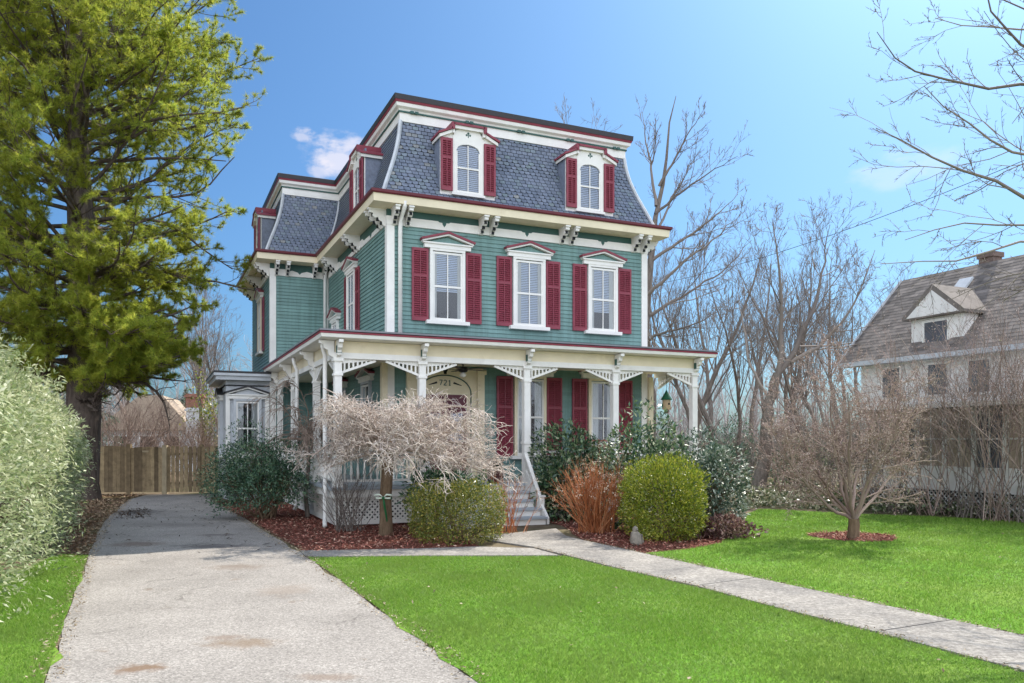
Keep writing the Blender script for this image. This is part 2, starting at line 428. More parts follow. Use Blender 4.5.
def sweep_open(mb, path, prof, closed_prof=True):
    """the same along an open path of points whose right-hand side is outside"""
    n = len(path); pts = [np.array(p, float) for p in path]; k = len(prof); vs = []
    for d, z in prof:
        for i in range(n):
            es = []
            if i > 0: es.append((pts[i] - pts[i - 1]) / np.linalg.norm(pts[i] - pts[i - 1]))
            if i < n - 1: es.append((pts[i + 1] - pts[i]) / np.linalg.norm(pts[i + 1] - pts[i]))
            ns = [np.array([e[1], -e[0]]) for e in es]
            o = ns[0] * d if len(ns) == 1 else d * (ns[0] + ns[1]) / (1 + ns[0] @ ns[1])
            q = pts[i] + o; vs.append((q[0], q[1], z))
    fs = []
    for i in range(k if closed_prof else k - 1):
        a, b = i * n, ((i + 1) % k) * n
        for j in range(n - 1): fs.append((a + j, a + j + 1, b + j + 1, b + j))
    if closed_prof:
        fs.append(tuple(i * n for i in range(k))); fs.append(tuple(i * n + n - 1 for i in range(k))[::-1])
    mb.add(vs, fs); return mb

house = empty('victorian_house', H(0, 0), YAW)
tag(house, 'three storey teal clapboard house with slate mansard roof and wrap-around porch', 'house')

# --- clapboard walls: real laps
def clap(mb, p0, p1, z0, z1, lap=.1):
    p0 = np.array(p0, float); p1 = np.array(p1, float); e = (p1 - p0) / np.linalg.norm(p1 - p0); nrm = np.array([e[1], -e[0]])
    n = int(round((z1 - z0) / lap)); h = (z1 - z0) / n
    for i in range(n):
        a, b = z0 + i * h, z0 + (i + 1) * h
        q = [(*(p + nrm * o), z) for p, o, z in ((p0, .024, a), (p1, .024, a), (p1, .004, b), (p0, .004, b))]
        lo = [(*(p + nrm * o), a) for p, o in ((p0, .004), (p1, .004), (p1, .024), (p0, .024))]
        mb.rv = random.random(); mb.add(q, [(0, 1, 2, 3)]); mb.add(lo, [(0, 1, 2, 3)])
for a, b in zip(FOOT, FOOT[1:] + FOOT[:1]):
    m = MB(); clap(m, a, b, FL, 6.88); m.build('wall', M['siding'], house)
m = MB(); sweep(m, FOOT, [(.0, 0), (.0, FL)], False); m.build('foundation', M['white'], house)
cb = MB()
for (x, y), (sx, sy) in zip([(0, 0), (W, 0), (-WW, TW)], [(-1, -1), (1, -1), (-1, -1)]):
    m = MB(); o = .034
    x0, x1 = sorted((x + sx * o, x - sx * .15)); y0, y1 = sorted((y + sy * o, y - sy * .15))
    m.prism([(x + sx * o, y + sy * o), (x - sx * .15, y + sy * o), (x - sx * .15, y + sy * .001), (x + sx * .001, y + sy * .001), (x + sx * .001, y - sy * .15), (x + sx * o, y - sy * .15)], FL, 6.9, 'z')
    m.build('corner_board', M['white'], house)
m = MB(); m.box(-.10, -.026, TW - .10, TW - .026, FL, 6.9); m.build('corner_board', M['white'], house)

# --- frieze, soffit, gutter
m = MB(); sweep(m, FOOT, [(.0, 6.86), (.045, 6.86), (.045, 7.06), (.0, 7.06)]); m.build('frieze_board', M['white'], house)
m = MB(); sweep(m, FOOT, [(.02, 7.06), (.02, 7.24)], False); m.build('frieze_band', M['siding_dark'], house)
m = MB(); sweep(m, FOOT, [(.0, 7.225), (.40, 7.245), (.45, 7.25), (.46, 7.43), (.0, 7.445)]); m.build('eave', M['cream'], house)
m = MB(); sweep(m, FOOT, [(.42, 7.432), (.49, 7.432), (.51, 7.455), (.515, 7.515), (.2, 7.55), (.2, 7.44)]); m.build('gutter', M['burg_edge'], house)
# scalloped pendants hanging below the dark band, as the cut-outs of the frieze board
def pendants(pts, axis):
    for c in pts:
        m = MB()
        pol = [(-.16, .0), (.16, 0), (.12, -.025), (.05, -.03), (.045, -.07), (0, -.13), (-.045, -.07), (-.05, -.03), (-.12, -.025)]
        m.prism([(c + a, 7.061 + b) for a, b in pol], -.049 if axis == 'y' else 0, -.046, axis)
        yield m
for mm in pendants([1.38, 3.58, 5.79], 'y'): mm.build('frieze_pendant', M['siding_dark'], house)
for c, k in ((1.45, 0), (4.3, 0)):
    m = MB(); pol = [(-.9, .06), (.9, .06), (.7, -.02), (.1, -.03), (.05, -.07), (0, -.12), (-.05, -.07), (-.1, -.03), (-.7, -.02)]
    m.prism([(c + a, 7.0 + b) for a, b in pol], -.05, -.047, 'x'); m.build('frieze_pendant', M['siding_dark'], house)
m = MB(); pol = [(-.42, .06), (.42, .06), (.38, 0), (.22, .035), (.06, -.01), (0, -.07), (-.06, -.01), (-.22, .035), (-.38, 0)]
m.prism([(-.9 + a, 7.0 + b) for a, b in pol], TW - .05, TW - .047, 'y'); m.build('frieze_pendant', M['siding_dark'], house)

# --- scroll brackets under the eave (outward = -y)
def bracket_mesh():
    m = MB(); m.mi = 0
    pol = [(0, 0), (-.40, 0), (-.40, -.07), (-.31, -.085), (-.33, -.14), (-.27, -.19), (-.19, -.17), (-.17, -.24), (-.10, -.26), (-.09, -.33), (-.045, -.36), (0, -.36)]
    m.prism(pol, -.05, .05, 'x')
    m.mi = 1
    m.box(-.034, .034, -.335, -.08, -.155, -.05); m.v[-8:] = m.v[-8:]
    m.box(-.034, .034, -.22, -.05, -.245, -.18); m.box(-.03, .03, -.135, -.03, -.33, -.27)
    m.mi = 0; m.box(-.065, .065, -.43, -.005, .0, .035)
    return m
bk = bracket_mesh().build('eave_bracket', [M['white'], M['dark']], house, (.13, 0, 7.2), 0)
bkc = bk.data
def place_bracket(x, y, rz):
    o = bk.copy(); col.objects.link(o); o.parent = house; o.location = (x, y, 7.2); o.rotation_euler = (0, 0, rz)
for s in (.45, 2.33, 2.61, 4.55, 4.83, 6.74, 7.02): place_bracket(s, -.02, 0)
for t in (.13, .45, 2.75, 3.05, 5.6, 5.9): place_bracket(-.02, t, -math.pi / 2)
for s in (-1.6, -1.28, -.46, -.16): place_bracket(s, TW - .02, 0)
for t in (7.15, 7.5, 9.4, 9.7, 11.5, 11.85): place_bracket(-WW - .02, t, -math.pi / 2)
for t in (.13, .45, 3.5, 3.8): place_bracket(W + .02, t, math.pi / 2)

# --- mansard: concave slope, every slate a small scalloped piece
ZB, ZT, OB, OT = 7.50, 9.52, .16, -.44
def mprof(v):                                     # v 0 at the foot .. 1 at the top -> (outward, z)
    d = (1 - v) * 1.9
    g = np.interp(d, [0, .26, .44, .65, .94, 1.2, 1.5, 1.9], [0, .05, .11, .20, .36, .53, .74, 1.0])
    return OT + (OB - OT) * g, ZB + (ZT - ZB) * v
NV = 22
und = MB(); sweep(und, FOOT, [mprof(i / 16) for i in range(17)], False)
und.build('roof_deck', M['dark'], house)
vs_ = np.linspace(0, 1, NV + 1)
for i in range(len(FOOT)):
    m = MB(); n = len(FOOT)
    rows = []
    for v in list(vs_) + [1.06]:
        o, z = mprof(min(v, 1)); q = offset(FOOT, o + .012); rows.append((np.array([*q[i], z]), np.array([*q[(i + 1) % n], z])))
    p0, p1 = np.array(FOOT[i]), np.array(FOOT[(i + 1) % n]); e = (p1 - p0) / np.linalg.norm(p1 - p0); nn = np.array([e[1], -e[0], 0])
    sw = .155
    for r in range(NV):
        a, b = rows[r]; c, d = rows[r + 1]; top = (rows[r + 1][0] * 1.0, rows[r + 1][1] * 1.0)
        L = np.linalg.norm(b - a); off = (r % 2) * .5
        k = int(L / sw) + 2
        for j in range(-1, k):
            x0, x1 = (j + off) * sw, (j + 1 + off) * sw
            # keep within the sloped ends
            la = 0; lb = L
            x0c, x1c = max(x0, la), min(x1, lb)
            if x1c - x0c < .03: continue
            g = .006
            def P(x, w):                          # w 0 at this course's foot, 1 at the next one's
                q0 = a + (c - a) * w; q1 = b + (d - b) * w; ll = np.linalg.norm(q1 - q0)
                xx = min(max(x + (0 if True else 0), 0), L)
                # courses shorten towards the hip: clip by real length
                start = (a - q0) @ np.array([*e, 0])
                return q0 + np.array([*e, 0]) * min(max(xx + start, 0), ll)
            lift = nn * .014; cham = .32 if r % 9 in (3, 4, 5, 6) else .12
            mid = (x0c + x1c) / 2; wq = (x1c - x0c) / 2 - g
            m.rv = random.random() * .82 if random.random() < .93 else random.uniform(.82, 1)
            pts = [P(mid - wq * .5, 0.02) + lift, P(mid + wq * .5, .02) + lift, P(mid + wq, cham) + lift * .9, P(mid + wq, 1.02), P(mid - wq, 1.02), P(mid - wq, cham) + lift * .9]
            m.add(pts, [(0, 1, 2, 3, 4, 5)])
    m.build('slate_slope', M['slate'], house)
# hip and valley strips
for ci in (0, 1, 3, 4, 5):
    pts = []
    for v in np.linspace(0, 1, 13):
        o, z = mprof(v); q = offset(FOOT, o + .02)[ci]; pts.append((*q, z))
    m = MB(); m.tube(pts, .052 if ci != 5 else .045, 6); m.build('hip_strip', M['grey_trim'], house)
# upper cornice
m = MB(); sweep(m, FOOT, [(-.5, 9.50), (-.395, 9.50), (-.395, 9.71), (-.5, 9.71)]); m.build('cornice_board', M['white'], house)
m = MB(); sweep(m, FOOT, [(-.5, 9.71), (-.365, 9.71), (-.365, 9.745), (-.5, 9.745)]); m.build('cornice_bead', M['siding_dark'], house)
m = MB(); sweep(m, FOOT, [(-.5, 9.745), (-.38, 9.745), (-.36, 9.79), (-.30, 9.83), (-.285, 9.91), (-.5, 9.91)]); m.build('cornice_cove', M['white'], house)
m = MB(); sweep(m, FOOT, [(-.5, 9.91), (-.275, 9.91), (-.255, 9.965), (-.5, 9.965)]); m.build('cornice_rim', M['burg'], house)
m = MB(); sweep(m, FOOT, [(-.5, 9.965), (-.245, 9.965), (-.235, 10.09), (-.30, 10.12), (-.5, 10.12)])
q = [(x, y, 10.118) for x, y in offset(FOOT, -.49)]; m.add(q, [tuple(range(6))]); m.build('flat_roof', M['roof_dark'], house)
for c in np.linspace(.75, 6.45, 5):
    for dx in (-.06, .06):
        m = MB(); m.hexa([(c + dx - .045, -.0, 9.70), (c + dx + .045, 0, 9.70), (c + dx + .02, .1, 9.70), (c + dx - .02, .1, 9.70), (c + dx - .045, .0, 9.76), (c + dx + .045, 0, 9.76), (c + dx + .02, .1, 9.76), (c + dx - .02, .1, 9.76)])
        for i in range(8): x, y, z = m.v[i]; m.v[i] = (x, y + .325, z)
        m.build('cornice_ornament', M['siding_dark'], house)

# --- shutters, windows (local: outward is -y, origin at the sill centre on the wall)
def shutter_mesh(w, h):
    m = MB(); st = .05
    m.box(-w / 2, -w / 2 + st, -.05, -.012, 0, h); m.box(w / 2 - st, w / 2, -.05, -.012, 0, h)
    for z0, z1 in ((0, .09), (h * .60, h * .60 + .06), (h - .07, h)): m.box(-w / 2 + st, w / 2 - st, -.05, -.012, z0, z1)
    m.box(-.01, .01, -.054, -.046, .09, h - .07)
    for a, b in ((.09, h * .60), (h * .60 + .06, h - .07)):
        n = int((b - a) / .05)
        for k in range(n):
            z = a + (k + .5) * (b - a) / n
            m.hexa([(-w / 2 + st, -.046, z - .022), (w / 2 - st, -.046, z - .022), (w / 2 - st, -.016, z + .014), (-w / 2 + st, -.016, z + .014),
                    (-w / 2 + st, -.046, z - .014), (w / 2 - st, -.046, z - .014), (w / 2 - st, -.016, z + .022), (-w / 2 + st, -.016, z + .022)])
    m.box(-w / 2 + st, w / 2 - st, -.015, -.012, .05, h - .05)
    return m

def window_sub(root, w, h, blind=True, muntin=True, cols=M):
    """sash, pane and what hangs behind it"""
    m = MB(); a = .045
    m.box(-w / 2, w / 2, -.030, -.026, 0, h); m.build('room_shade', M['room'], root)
    m = MB()
    for x0, x1 in ((-w / 2, -w / 2 + a), (w / 2 - a, w / 2)): m.box(x0, x1, -.082, -.052, 0, h)
    for z0, z1 in ((0, .07), (h * .5 - .025, h * .5 + .025), (h - .05, h)): m.box(-w / 2 + a, w / 2 - a, -.080, -.052, z0, z1)
    if muntin: m.box(-.012, .012, -.078, -.054, .07, h * .5 - .025); m.box(-.012, .012, -.078, -.054, h * .5 + .025, h - .05)
    m.build('sash', M['white'], root)
    m = MB(); m.add([(-w / 2 + a, -.06, .05), (w / 2 - a, -.06, .05), (w / 2 - a, -.06, h - .04), (-w / 2 + a, -.06, h - .04)], [(0, 1, 2, 3)]); m.build('pane', M['glass'], root)
    if blind:
        m = MB(); n = int(h / .045); low = random.choice([0, 0, .30, .42]); n0 = int(n * low)
        for k in range(n0, n):
            z = .06 + k * (h - .1) / n
            m.add([(-w / 2 + .03, -.047, z), (w / 2 - .03, -.047, z), (w / 2 - .03, -.034, z + .036), (-w / 2 + .03, -.034, z + .036)], [(0, 1, 2, 3)])
        m.build('blind', M['blind'], root)
    if True:
        for sgn in (-1, 1):
            m = MB(); n = 14; vs = []; cwid = w * (.30 if not blind else random.uniform(.10, .22))
            for k in range(n + 1):
                x = sgn * (w / 2 - .02 - cwid * k / n); y = (-.040 if not blind else -.0512) + .006 * math.sin(k * 1.9) * (1 if not blind else .4)
                vs += [(x, y, .03), (x, y, h - .03)]
            m.add(vs, [(2 * k, 2 * k + 2, 2 * k + 3, 2 * k + 1) for k in range(n)]); m.build('curtain', M['curtain'], root, smooth=True)

def pediment_mesh(root, w, z, proj=.16, cap='burg', fill='siding'):
    m = MB(); hw = w / 2
    m.box(-hw + .06, hw - .06, -.11, -.0, z, z + .10)
    m.box(-hw + .02, hw - .02, -proj + .02, -.0, z + .10, z + .135)
    for sg in (-1, 1): m.bar((sg * hw, -proj / 2, z + .145), (0, -proj / 2, z + .335), proj, .035, (0, 0, 1))
    m.build('pediment', M['white'], root)
    m = MB(); m.prism([(-hw + .13, z + .136), (hw - .13, z + .136), (0, z + .29)], -.07, -.03); m.build('pediment_panel', M[fill], root)
    m = MB()
    for sg in (-1, 1): m.bar((sg * (hw + .03), -proj / 2 - .012, z + .185), (0, -proj / 2 - .012, z + .382), proj + .03, .05, (0, 0, 1))
    m.build('pediment_cap', M[cap], root)

def make_window(loc, rz, gw=.75, gh=1.65, shw=.41, shutters=True, blind=True, ped=True, casing='white', pw=1.30, sill=True, cap='burg', fill='siding'):
    """gw x gh glass opening; local z 0 is the opening's foot"""
    m = MB(); c = .072
    for sg in (-1, 1):
        x0, x1 = sorted((sg * gw / 2, sg * (gw / 2 + c))); m.box(x0, x1, -.095, -.0, 0, gh + .02)
    m.box(-gw / 2 - c, gw / 2 + c, -.10, 0, gh + .02, gh + .08)
    root = m.build('window', M[casing], house, loc, rz)
    window_sub(root, gw, gh, blind)
    if sill:
        m = MB(); m.box(-gw / 2 - c - .10, gw / 2 + c + .10, -.15, 0, -.085, -.0); m.build('sill', M['white'], root)
    if ped: pediment_mesh(root, pw, gh + .08, cap=cap, fill=fill)
    if shutters:
        me = None
        for sg in (-1, 1):
            if me is None:
                o = shutter_mesh(shw, gh + .08).build('shutter', M['burg'], root, (sg * (gw / 2 + c + .03 + shw / 2), -.012, -.02)); me = o.data
            else: link('shutter', me, root, (sg * (gw / 2 + c + .03 + shw / 2), -.012, -.02))
    return root
for i, s in enumerate((1.455, 3.635, 5.78)): make_window((s, 0, 4.67), 0)
LFT = -math.pi / 2
make_window((0, 3.6, 4.72), LFT)
make_window((-WW, 9.3, 4.72), LFT, casing='cream')
make_window((0, 5.75, 4.30), LFT, gw=.6, gh=1.0, shutters=False, pw=1.25)
make_window((W, 3.0, 4.72), -LFT); make_window((W, 7.0, 4.72), -LFT)
# ground floor: tall windows under the porch roof
for s in (3.665, 5.79): make_window((s, 0, 1.42), 0, gw=.74, gh=1.92, shw=.44, blind=False, casing='cream', pw=1.40)
make_window((0, 1.9, 1.42), LFT, gw=.74, gh=1.80, shutters=False, blind=False, casing='grey_trim', pw=1.40)
make_window((0, 4.9, 1.42), LFT, gw=.74, gh=1.80, shutters=False, blind=False, casing='grey_trim', pw=1.40)

# --- dormers (local outward -y, origin on the front plane at the window foot)
def make_dormer(loc, rz, depth=.75):
    gw, gh = .62, 1.16
    m = MB(); hw = .71
    # cheeks, clad in slate below the hood
    for sg in (-1, 1):
        x0, x1 = sorted((sg * hw, sg * (hw - .06))); m.box(x0, x1, .02, depth, -.2, 1.36)
    m.box(-hw + .06, hw - .06, .03, .07, -.12, 1.5)
    root = m.build('dormer', M['slate'], house, loc, rz)
    # front face board with the arched opening
    fr = MB(); arc = [(gw / 2 * math.cos(a), gh - .16 + .18 * math.sin(a)) for a in np.linspace(0, math.pi, 13)]
    outer = [(hw - .0, 1.30), (.36, 1.52), (.33, 1.60), (-.33, 1.60), (-.36, 1.52), (-hw, 1.30)]
    inner = arc
    # right jamb, left jamb, head
    fr.box(gw / 2, gw / 2 + .09, -.03, .03, -.02, gh - .16); fr.box(-gw / 2 - .09, -gw / 2, -.03, .03, -.02, gh - .16)
    oq = [(gw / 2 + .09, gh - .16), (gw / 2 + .09, 1.34), (.30, 1.50), (.14, 1.52), (0, 1.52), (-.14, 1.52), (-.30, 1.50), (-gw / 2 - .09, 1.34), (-gw / 2 - .09, gh - .16)]
    iq = [arc[int(round(k))] for k in np.linspace(0, 12, len(oq))]
    for k in range(len(oq) - 1):
        a0, a1, b1, b0 = iq[k], iq[k + 1], oq[k + 1], oq[k]
        fr.prism([a0, b0, b1, a1], -.03, .03)
    for sg in (-1, 1):
        x0, x1 = sorted((sg * (gw / 2 + .09), sg * hw)); fr.box(x0, x1, -.02, .03, 1.24, 1.40); fr.box(x0, x1, -.0, .03, -.10, 1.24)
    fr.box(-gw / 2 - .12, gw / 2 + .12, -.07, .03, -.08, -.02)
    fr.build('dormer_frame', M['white'], root)
    window_sub2 = MB()
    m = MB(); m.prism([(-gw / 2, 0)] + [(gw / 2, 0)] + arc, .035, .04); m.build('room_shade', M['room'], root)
    m = MB(); n = 24
    for k in range(n):
        z = .03 + k * (gh - .05) / n; m.add([(-gw / 2, .012, z), (gw / 2, .012, z), (gw / 2, .028, z + .036), (-gw / 2, .028, z + .036)], [(0, 1, 2, 3)])
    m.build('blind', M['blind'], root)
    m = MB(); m.add([(x, .004, z) for x, z in [(-gw / 2, 0), (gw / 2, 0)] + arc], [tuple(range(2 + len(arc)))]); m.build('pane', M['glass'], root)
    m = MB()
    for x0, x1 in ((-gw / 2, -gw / 2 + .035), (gw / 2 - .035, gw / 2)): m.box(x0, x1, -.02, .0, 0, gh - .16)
    m.box(-gw / 2 + .035, gw / 2 - .035, -.018, .0, 0, .05); m.box(-gw / 2 + .035, gw / 2 - .035, -.018, .0, gh * .5, gh * .5 + .04)
    m.box(-.011, .011, -.016, .0, .05, gh * .5); m.box(-.011, .011, -.016, 0, gh * .5 + .04, gh)
    m.build('sash', M['white'], root)
    # hood: stepped and sloped
    def hood(z, t, over, y0, y1):
        top = [(-hw - over, 1.31 + z), (-.40 - over * .4, 1.47 + z), (-.37 - over * .3, 1.585 + z), (.37 + over * .3, 1.585 + z), (.40 + over * .4, 1.47 + z), (hw + over, 1.31 + z)]
        mb = MB()
        for a, b in zip(top, top[1:]):
            mb.prism([(a[0], a[1]), (b[0], b[1]), (b[0], b[1] + t), (a[0], a[1] + t)] if abs(b[0] - a[0]) > .06 else [(min(a[0], b[0]) - .02, min(a[1], b[1])), (max(a[0], b[0]) + .02, min(a[1], b[1])), (max(a[0], b[0]) + .02, max(a[1], b[1]) + t), (min(a[0], b[0]) - .02, max(a[1], b[1]) + t)], y0, y1)
        return mb
    hood(-.075, .075, .05, -.10, depth).build('dormer_hood', M['white'], root)
    hood(.001, .05, .085, -.135, depth).build('dormer_cap', M['burg'], root)
    # infill behind the head up to the hood, and the trefoil cut
    m = MB(); m.prism([(-hw + .02, 1.26), (hw - .02, 1.26), (.38, 1.42), (.35, 1.53), (-.35, 1.53), (-.38, 1.42)], .031, .06); m.build('dormer_gable', M['white'], root)
    m = MB()
    for dx, dz, r in ((-.045, 1.405, .026), (.045, 1.405, .026), (0, 1.45, .03)):
        m.prism([(dx + r * math.cos(a), dz + r * math.sin(a)) for a in np.linspace(0, 2 * math.pi, 9)[:-1]], -.034, -.031)
    m.box(-.012, .012, -.034, -.031, 1.345, 1.42); m.build('trefoil', M['siding_dark'], root)
    o = None
    for sg in (-1, 1):
        loc2 = (sg * (gw / 2 + .09 + .01 + .15), -.018, -.0)
        if o is None: o = shutter_mesh(.30, 1.26).build('shutter', M['burg'], root, loc2)
        else: link('shutter', o.data, root, loc2)
    return root
d0 = make_dormer((1.965, -.10, 7.80), 0)
d1 = copy_tree(d0, house); d1.location = (5.36, -.10, 7.80)
d2 = copy_tree(d0, house); d2.location = (-.10, 2.6, 7.80); d2.rotation_euler = (0, 0, LFT)
d3 = copy_tree(d0, house); d3.location = (-WW - .10, 9.4, 7.80); d3.rotation_euler = (0, 0, LFT)
d4 = copy_tree(d0, house); d4.location = (W + .10, 3.2, 7.80); d4.rotation_euler = (0, 0, -LFT)

# --- downspouts
def spout(pts, r=.045):
    m = MB(); m.tube(pts, r, 10); return m.build('downspout', M['white'], house, smooth=True)
spout([(.29, -.42, 7.33), (.29, -.40, 7.20), (.28, -.25, 7.08), (.27, -.14, 6.95), (.27, -.10, 6.75), (.27, -.10, 4.25)], .05)
spout([(-.14, TW - .42, 7.30), (-.14, TW - .40, 7.18), (-.14, TW - .22, 7.02), (-.14, TW - .14, 6.85), (-.14, TW - .13, 4.2)], .05)
spout([(-1.80, -1.55, 3.86), (-1.80, -1.50, 3.74), (-1.72, -1.36, 3.58), (-1.72, -1.34, 3.3), (-1.72, -1.34, .22), (-1.74, -1.42, .10), (-1.80, -1.75, .05)], .045)
spout([(-1.82, 2.2, 3.86), (-1.80, 2.2, 3.72), (-1.73, 2.2, 3.55), (-1.73, 2.2, .2), (-1.80, 2.2, .06)], .045)
# --- entrance: cream panelled surround with an arched transom
m = MB()
m.box(.43, 2.39, -.05, -.02, FL, 3.56)
door_sur = m.build('entrance_surround', M['cream'], house)
for x in (.52, 2.30):
    m = MB(); m.box(x - .09, x + .09, -.14, -.05, FL, 3.40); m.box(x - .11, x + .11, -.22, -.05, 3.40, 3.52)
    for z in (3.02, 3.12, 3.22): m.box(x - .06, x + .06, -.17, -.14, z, z + .04)
    m.build('entrance_pilaster', M['cream'], door_sur)
ac, rx, rz_, zb = 1.40, .62, .42, 2.92
arcp = [(ac + rx * math.cos(a), zb + rz_ * math.sin(a)) for a in np.linspace(0, math.pi, 25)]
m = MB(); m.tube([(ac + .66, -.062, FL + .1)] + [(x + (.04 if x > ac else -.04) * abs(x - ac) / rx, -.062, z + .03) for x, z in arcp] + [(ac - .66, -.062, FL + .1)], .014, 6); m.build('arch_moulding', M['siding_dark'], door_sur)
m = MB(); m.box(ac - .60, ac + .60, -.085, -.05, 2.905, 2.95); m.build('transom_bar', M['cream'], door_sur)
m = MB(); m.prism([(x, z) for x, z in arcp[::-1] if z > 2.95] , -.058, -.05); m.build('transom_panel', M['cream'], door_sur)
for sg in (-1, 1):
    m = MB(); m.prism([(ac + sg * .20, 3.17), (ac + sg * .42, 3.12), (ac + sg * .42, 3.135), (ac + sg * .22, 3.215)], -.063, -.059); m.build('transom_cut', M['dark'], door_sur)
m = MB(); m.prism([(ac - .07, 3.50), (ac + .07, 3.50), (ac + .04, 3.45), (ac + .035, 3.40), (ac - .035, 3.40), (ac - .04, 3.45)], -.056, -.051); m.build('surround_cut', M['dark'], door_sur)
# house number on the transom, cut as small strokes
SEG = {'7': [((0, 1), (.6, 1)), ((.6, 1), (.2, 0))], '2': [((0, .85), (.15, 1)), ((.15, 1), (.45, 1)), ((.45, 1), (.6, .8)), ((.6, .8), (.5, .55)), ((.5, .55), (0, 0)), ((0, 0), (.6, 0))], '1': [((.15, .8), (.35, 1)), ((.35, 1), (.35, 0)), ((.15, 0), (.55, 0))]}
m = MB()
for i, chv in enumerate('721'):
    for (a, b), (c, d) in SEG[chv]:
        x0 = ac - .15 + i * .11
        m.bar((x0 + a * .12, -.064, 3.13 + b * .12), (x0 + c * .12, -.064, 3.13 + d * .12), .01, .018, (0, 0, 1))
m.build('house_number', M['siding_dark'], door_sur)
m = MB()
for x0, x1 in ((ac - .54, ac - .02), (ac + .02, ac + .54)):
    m.box(x0, x1, -.075, -.05, FL + .05, 2.90)
    m.box(x0 + .10, x1 - .10, -.088, -.075, FL + .2, 1.62); m.box(x0 + .10, x1 - .10, -.088, -.075, 2.55, 2.82)
door = m.build('entrance_door', M['door'], house)
for x0, x1 in ((ac - .44, ac - .12), (ac + .12, ac + .44)):
    m = MB(); m.box(x0, x1, -.082, -.0755, 1.75, 2.45); m.build('door_pane', M['glass'], door)
m = MB(); m.lathe([(.0, -.0), (.03, .0), (.035, .02), (.02, .04), (.0, .045)], (0, 0, 0), 10)
m.v = [(ac + .06 + x, -.10 - z, 1.75 + y) for x, y, z in m.v]; m.build('door_knob', M['black'], door)

# --- porch (front and left side)
PX0, PX1, PY0, PY1 = -1.51, 7.49, -1.65, 6.95     # post lines
PX0 = -1.52
path_out = [(PX0, PY1 + .3), (PX0, PY0), (PX1, PY0), (PX1, -.03)]  # right-hand side is outside when walked this way
m = MB()
# floor: front run and side run
m.box(PX0 - .16, PX1 + .16, PY0 - .16, -.03, FL - .06, FL); m.box(PX0 - .16, -.03, -.03, PY1 + .3, FL - .06, FL)
pf = m.build('porch_floor', M['floor_grey'], house)
m = MB(); sweep_open(m, path_out, [(.0, FL - .22), (.11, FL - .22), (.11, FL - .061), (.0, FL - .061)]); m.build('porch_skirt', M['white'], house)
m = MB(); sweep_open(m, path_out, [(-.08, 3.50), (.075, 3.50), (.075, 3.62), (-.08, 3.62)]); m.build('porch_beam', M['white'], house)
m = MB(); sweep_open(m, path_out, [(-.07, 3.62), (.06, 3.62), (.06, 3.86), (-.07, 3.86)]); m.build('porch_frieze', M['cream'], house)
m = MB(); sweep_open(m, path_out, [(-.07, 3.86), (.36, 3.88), (.40, 3.89), (.42, 3.96), (-.07, 3.97)]); m.build('porch_eave', M['white'], house)
m = MB(); sweep_open(m, path_out, [(.30, 3.972), (.43, 3.962), (.435, 4.0), (.30, 4.012)]); m.build('porch_gutter', M['burg'], house)
# roof sheet rising to the wall
eo = .445; z0r, z1r = 4.015, 4.22
A = (PX0 - eo, PY0 - eo); B = (PX1 + eo, PY0 - eo)
m = MB()
m.add([(A[0], A[1], z0r), (B[0], B[1], z0r), (B[0], -.03, z0r), (W - .1, -.03, z1r), (-.03, -.03, z1r), (A[0], PY1 + .75, z0r), (-.03, PY1 + .03, z1r), (-1.75, PY1 + .03, z1r - .1),
       (A[0], A[1], z0r + .035), (B[0], B[1], z0r + .035), (B[0], -.03, z0r + .035), (W - .1, -.03, z1r + .035), (-.03, -.03, z1r + .035), (A[0], PY1 + .75, z0r + .035), (-.03, PY1 + .03, z1r + .035)],
      [(8, 9, 11, 12), (9, 10, 11), (8, 12, 14, 13), (0, 8, 13, 5), (0, 1, 9, 8), (1, 2, 10, 9), (0, 4, 3, 1), (0, 5, 6, 4), (1, 3, 2)])
m.build('porch_roof', M['tin'], house)
m = MB(); m.box(PX0 + .08, PX1 - .08, PY0 + .08, -.03, 3.60, 3.63); m.box(PX0 + .08, -.03, -.03, PY1 + .28, 3.60, 3.63); m.build('porch_ceiling', M['cream'], house)

def post_mesh(pil=False):
    m = MB(); w = .075
    m.box(-w, w, -w, w, FL, 3.5)
    m.box(-w - .025, w + .025, -w - .025, w + .025, FL, FL + .16); m.box(-w - .018, w + .018, -w - .018, w + .018, 1.72, 1.78)
    m.box(-w - .02, w + .02, -w - .02, w + .02, 3.14, 3.19); m.box(-w - .03, w + .03, -w - .03, w + .03, 3.44, 3.498)
    return m
def lace_bracket(mb, sx):                          # in the x-z plane, from the post (0) outwards along sx
    x0, x1, zt, zl, zr = .075, .80, 3.50, 3.19, 3.47
    q = lambda x, z: (sx * x, 0, z)
    mb.bar(q(x0, zl + .02), q(x1, zr + .01), .05, .05, (0, 0, 1))
    n = 7
    for k in range(n):
        x = x0 + .05 + k * .092; zz = zl + (zr - zl) * (x - x0) / (x1 - x0)
        if zt - zz > .06: mb.box(min(sx * x, sx * (x + .035)), max(sx * x, sx * (x + .035)), -.02, .02, zz + .03, zt - .002)
    n = 40
    mb.prism([(sx * x0, zt - .10), (sx * (x0 + .25), zt - .075), (sx * (x0 + .5), zt - .04), (sx * (x1 - .05), zt - .002), (sx * x0, zt - .002)], -.015, .015)
def fwd_bracket(m):
    m.prism([(-.075, 3.86), (-.38, 3.86), (-.38, 3.80), (-.30, 3.78), (-.28, 3.70), (-.20, 3.66), (-.18, 3.56), (-.10, 3.52), (-.075, 3.40)], -.045, .045, 'x')
posts_front = [PX0, .30, 2.80, 5.16, PX1]
pm = post_mesh().build('porch_post', M['white'], house, (PX0, PY0, 0)).data
for x in posts_front[1:]: link('porch_post', pm, house, (x, PY0, 0))
side_ts = [.72, 4.05, 6.72]
